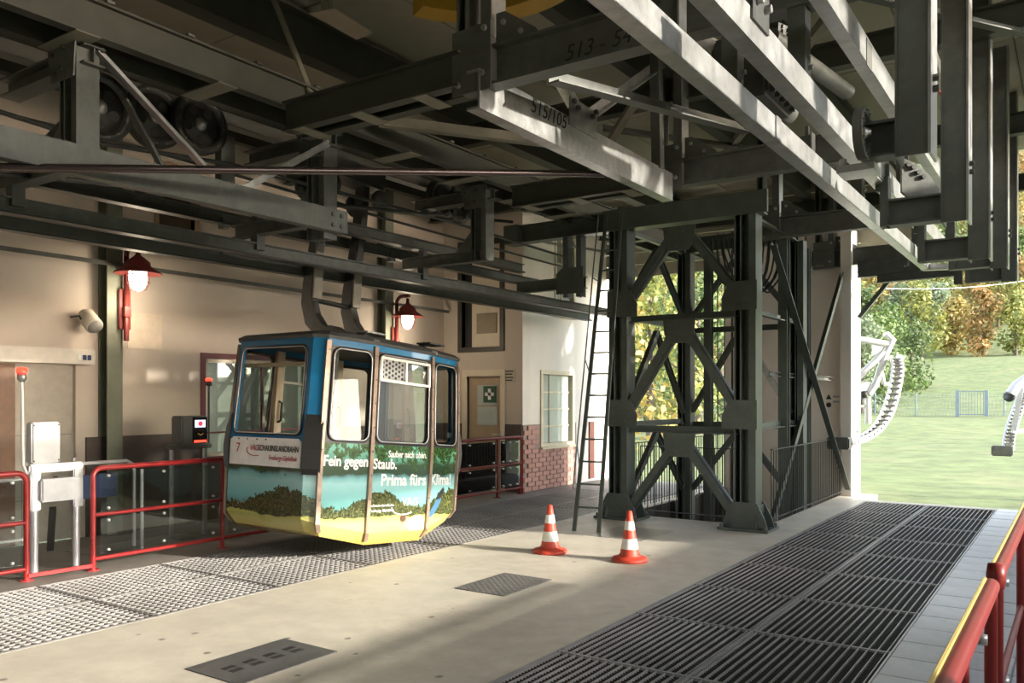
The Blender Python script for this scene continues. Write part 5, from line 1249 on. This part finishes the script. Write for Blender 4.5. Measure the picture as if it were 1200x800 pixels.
GT = thing('meadow_gate', 'blue-grey barred gate set in the wire fence', 'gate', ((gx0 + gx1) / 2, YF, .5)); z0 = ground_z(gx0, YF)
for x in (gx0, gx1): MB().beam(V((x, YF, z0)), V((x, YF, z0 + 1.75)), .22, .16).build('post', FEN, GT)
MB().beam(V((gx0, YF, z0 + 1.68)), V((gx1, YF, z0 + 1.68)), .06, .06).build('top_bar', FEN, GT); MB().beam(V((gx0, YF, z0 + .15)), V((gx1, YF, z0 + .15)), .06, .06).build('bottom_bar', FEN, GT)
for k in range(9): x = gx0 + (gx1 - gx0) * (k + 1) / 10; MB().beam(V((x, YF, z0 + .15)), V((x, YF, z0 + 1.68)), .035, .035).build('bar', FEN, GT)
tag(MB().tube([P(1030 + 20 * k, 338 + 7 * math.sin(math.pi * k / 11) - 1.6 * k, D=60) for k in range(11)], .025, 5).build('overhead_wire', WHITE), 'thin pale overhead wire crossing in front of the wooded hillside', 'wire')

def leaf_mat(name, cols):
    m = bpy.data.materials.new(name); m.use_nodes = True; n = m.node_tree.nodes; l = m.node_tree.links
    b = n['Principled BSDF']; b.inputs['Roughness'].default_value = .6
    g = n.new('ShaderNodeNewGeometry'); rp_ = n.new('ShaderNodeValToRGB'); e = rp_.color_ramp.elements
    cols = [tuple(.78 * q for q in c) for c in cols]; e[0].color = (*cols[0], 1); e[1].color = (*cols[-1], 1)
    for i, c in enumerate(cols[1:-1]): k = e.new((i + 1) / (len(cols) - 1)); k.color = (*c, 1)
    l.new(g.outputs['Random Per Island'], rp_.inputs[0]); l.new(rp_.outputs[0], b.inputs['Base Color'])
    tr = n.new('ShaderNodeBsdfTranslucent'); l.new(rp_.outputs[0], tr.inputs['Color']); mx = n.new('ShaderNodeMixShader'); mx.inputs[0].default_value = .35
    l.new(b.outputs[0], mx.inputs[1]); l.new(tr.outputs[0], mx.inputs[2]); l.new(mx.outputs[0], n['Material Output'].inputs['Surface'])
    return m
LEAF = {'dark green': leaf_mat('leaf_dark_green', [(.045, .085, .025), (.09, .15, .045), (.16, .22, .07), (.22, .26, .12)]),
        'yellow green': leaf_mat('leaf_yellow_green', [(.16, .20, .05), (.28, .30, .08), (.40, .38, .10), (.18, .24, .08)]),
        'golden yellow': leaf_mat('leaf_gold', [(.42, .30, .08), (.52, .40, .12), (.36, .32, .10), (.48, .33, .10)]),
        'orange brown': leaf_mat('leaf_orange', [(.38, .20, .07), (.46, .28, .10), (.34, .25, .09), (.40, .31, .12)]),
        'silvery green': leaf_mat('leaf_silver', [(.22, .29, .17), (.32, .38, .24), (.16, .22, .10), (.40, .44, .28)]),
        'mid green': leaf_mat('leaf_mid_green', [(.08, .15, .04), (.15, .23, .06), (.22, .30, .09), (.12, .18, .05)])}
BARK = mat('bark', (.11, .085, .065), .85)
def tree(x, y, h, r, kind, label, cat='tree', nleaf=1500, leaf=.3, trunk=.25, zlow=.12, group=None, base=None):
    rnd = random.Random(int(x * 131 + y * 17 + h * 7)); zg = ground_z(x, y) if base is None else base
    t = thing('tree' if cat == 'tree' else 'bush', label, cat, (x, y, zg), group)
    blobs = []
    for k in range(13):
        q = rnd.random(); zz = zlow + (1 - zlow) * (k + .5) / 13
        sh = math.sin(math.pi * min(1, .15 + .85 * zz)) ** .6
        a = rnd.uniform(0, 6.283); rr = r * sh * rnd.uniform(.15, .62)
        blobs.append((V((rr * math.cos(a), rr * math.sin(a), zz * h * .9)), r * rnd.uniform(.34, .55) * (.6 + .4 * sh)))
    vs = []; fs = []
    for k in range(nleaf):
        c, br = blobs[rnd.randrange(13)]
        d = V((rnd.gauss(0, 1), rnd.gauss(0, 1), rnd.gauss(0, 1))).normalized()
        p = c + V((d.x, d.y, d.z * .85)) * br * (rnd.random() ** .35)
        if p.z < .05: p.z = abs(p.z) * .4 + .05
        a = V((rnd.gauss(0, 1), rnd.gauss(0, 1), rnd.gauss(0, .7))).normalized(); n_ = (d + V((rnd.gauss(0, .6), rnd.gauss(0, .6), rnd.gauss(0, .6) + .4))).normalized()
        s_ = a.cross(n_).normalized(); a = n_.cross(s_); L_ = leaf * rnd.uniform(.6, 1.3)
        o = len(vs); vs += [p - a * L_ * .5, p + s_ * L_ * .33, p + a * L_ * .5, p - s_ * L_ * .33]; fs.append((o, o + 1, o + 2, o + 3))
    me = bpy.data.meshes.new('crown'); me.from_pydata([tuple(v_) for v_ in vs], [], fs); me.materials.append(LEAF[kind])
    o = bpy.data.objects.new('crown', me); COL.objects.link(o); o.parent = t; o['kind'] = 'stuff'
    m = MB(); B = V((x, y, zg)); m.cyl(B - ZZ * .2, B + V((0, 0, h * .7)), trunk, 7, trunk * .3)
    for k in range(5):
        c, br = blobs[rnd.randrange(3, 13)]; m.cyl(B + V((0, 0, h * rnd.uniform(.25, .5))), B + c, trunk * .35, 5, trunk * .1)
    m.build('trunk', BARK, t)
    return t
ORD = ('first', 'second', 'third', 'fourth', 'fifth', 'sixth', 'seventh', 'eighth', 'ninth')
kinds = list(LEAF)
rt = random.Random(5)
# bushes at the meadow's near edge
def at_u(u, D): q = P(u, 465, D=D); return q.x, q.y
for u, D, h, r, kd, lab in ((1035, 67, 8.2, 4.0, 'mid green', 'tall mid green bush behind the white curved guide'), (1068, 74, 6.0, 3.4, 'dark green', 'dark green bush at meadow edge right of the white curved guide'), (1010, 60, 7.4, 3.2, 'silvery green', 'silvery green bush partly hidden by the white curved guide')):
    x, y = at_u(u, D); tree(x, y, h, r, kd, lab, 'bush', 2600, .32, .2, .02)
# rows on the hillside
rows = ((101, (1012, 1048, 1084, 1118, 1152, 1190), 9.0, ('dark green', 'silvery green', 'yellow green', 'golden yellow', 'orange brown', 'yellow green')),
        (113, (1005, 1035, 1066, 1098, 1130, 1165, 1198), 9.5, ('yellow green', 'golden yellow', 'dark green', 'silvery green', 'golden yellow', 'yellow green', 'orange brown')),
        (126, (1015, 1045, 1075, 1108, 1140, 1175, 1205), 10.5, ('golden yellow', 'orange brown', 'silvery green', 'yellow green', 'orange brown', 'golden yellow', 'mid green')),
        (142, (1010, 1042, 1075, 1108, 1142, 1175, 1205), 11.5, ('orange brown', 'yellow green', 'golden yellow', 'dark green', 'yellow green', 'orange brown', 'golden yellow')),
        (160, (1015, 1050, 1085, 1120, 1155, 1190), 12.5, ('golden yellow', 'mid green', 'orange brown', 'golden yellow', 'yellow green', 'orange brown')),
        (182, (1020, 1060, 1100, 1140, 1180, 1210), 14.0, ('mid green', 'orange brown', 'golden yellow', 'mid green', 'orange brown', 'golden yellow')))
for ri, (D, us, h, kd) in enumerate(rows):
    for k, u in enumerate(us):
        x, y = at_u(u + rt.uniform(-5, 5), D + rt.uniform(-3, 3)); hh = h * rt.uniform(.8, 1.15)
        tree(x, y, hh, hh * .40, kd[k], '%s tree, %s from left in %s row up the hillside' % (kd[k], ORD[k], ORD[ri]), 'tree', 1300, .55, .2, .1)
# trees seen through the tower
cnt = {'near': 0, 'far': 0}
for k, (u, D, h, r, kd) in enumerate(((700, 30, 8, 3.2, 'golden yellow'), (735, 44, 11, 4.2, 'mid green'), (762, 36, 9.0, 3.2, 'yellow green'), (790, 50, 12, 4.2, 'mid green'), (818, 40, 10, 3.4, 'dark green'), (845, 52, 13, 4.4, 'yellow green'), (695, 62, 15, 5, 'yellow green'), (750, 66, 16, 5, 'golden yellow'), (775, 95, 20, 6, 'golden yellow'), (815, 70, 17, 5, 'orange brown'), (855, 95, 18, 6, 'orange brown'))):
    x, y = at_u(u, D); nf = 'near' if D < 60 else 'far'
    tree(x, y, h, r, kd, '%s tree seen through the tower, %s of the %s ones from left' % (kd, ORD[cnt[nf]], 'nearer' if nf == 'near' else 'farther'), 'tree', 2600 if D < 60 else 1800, .30 if D < 60 else .45, .22, .1); cnt[nf] += 1
for o in bpy.data.objects:
    if '_o' in o: del o['_o']
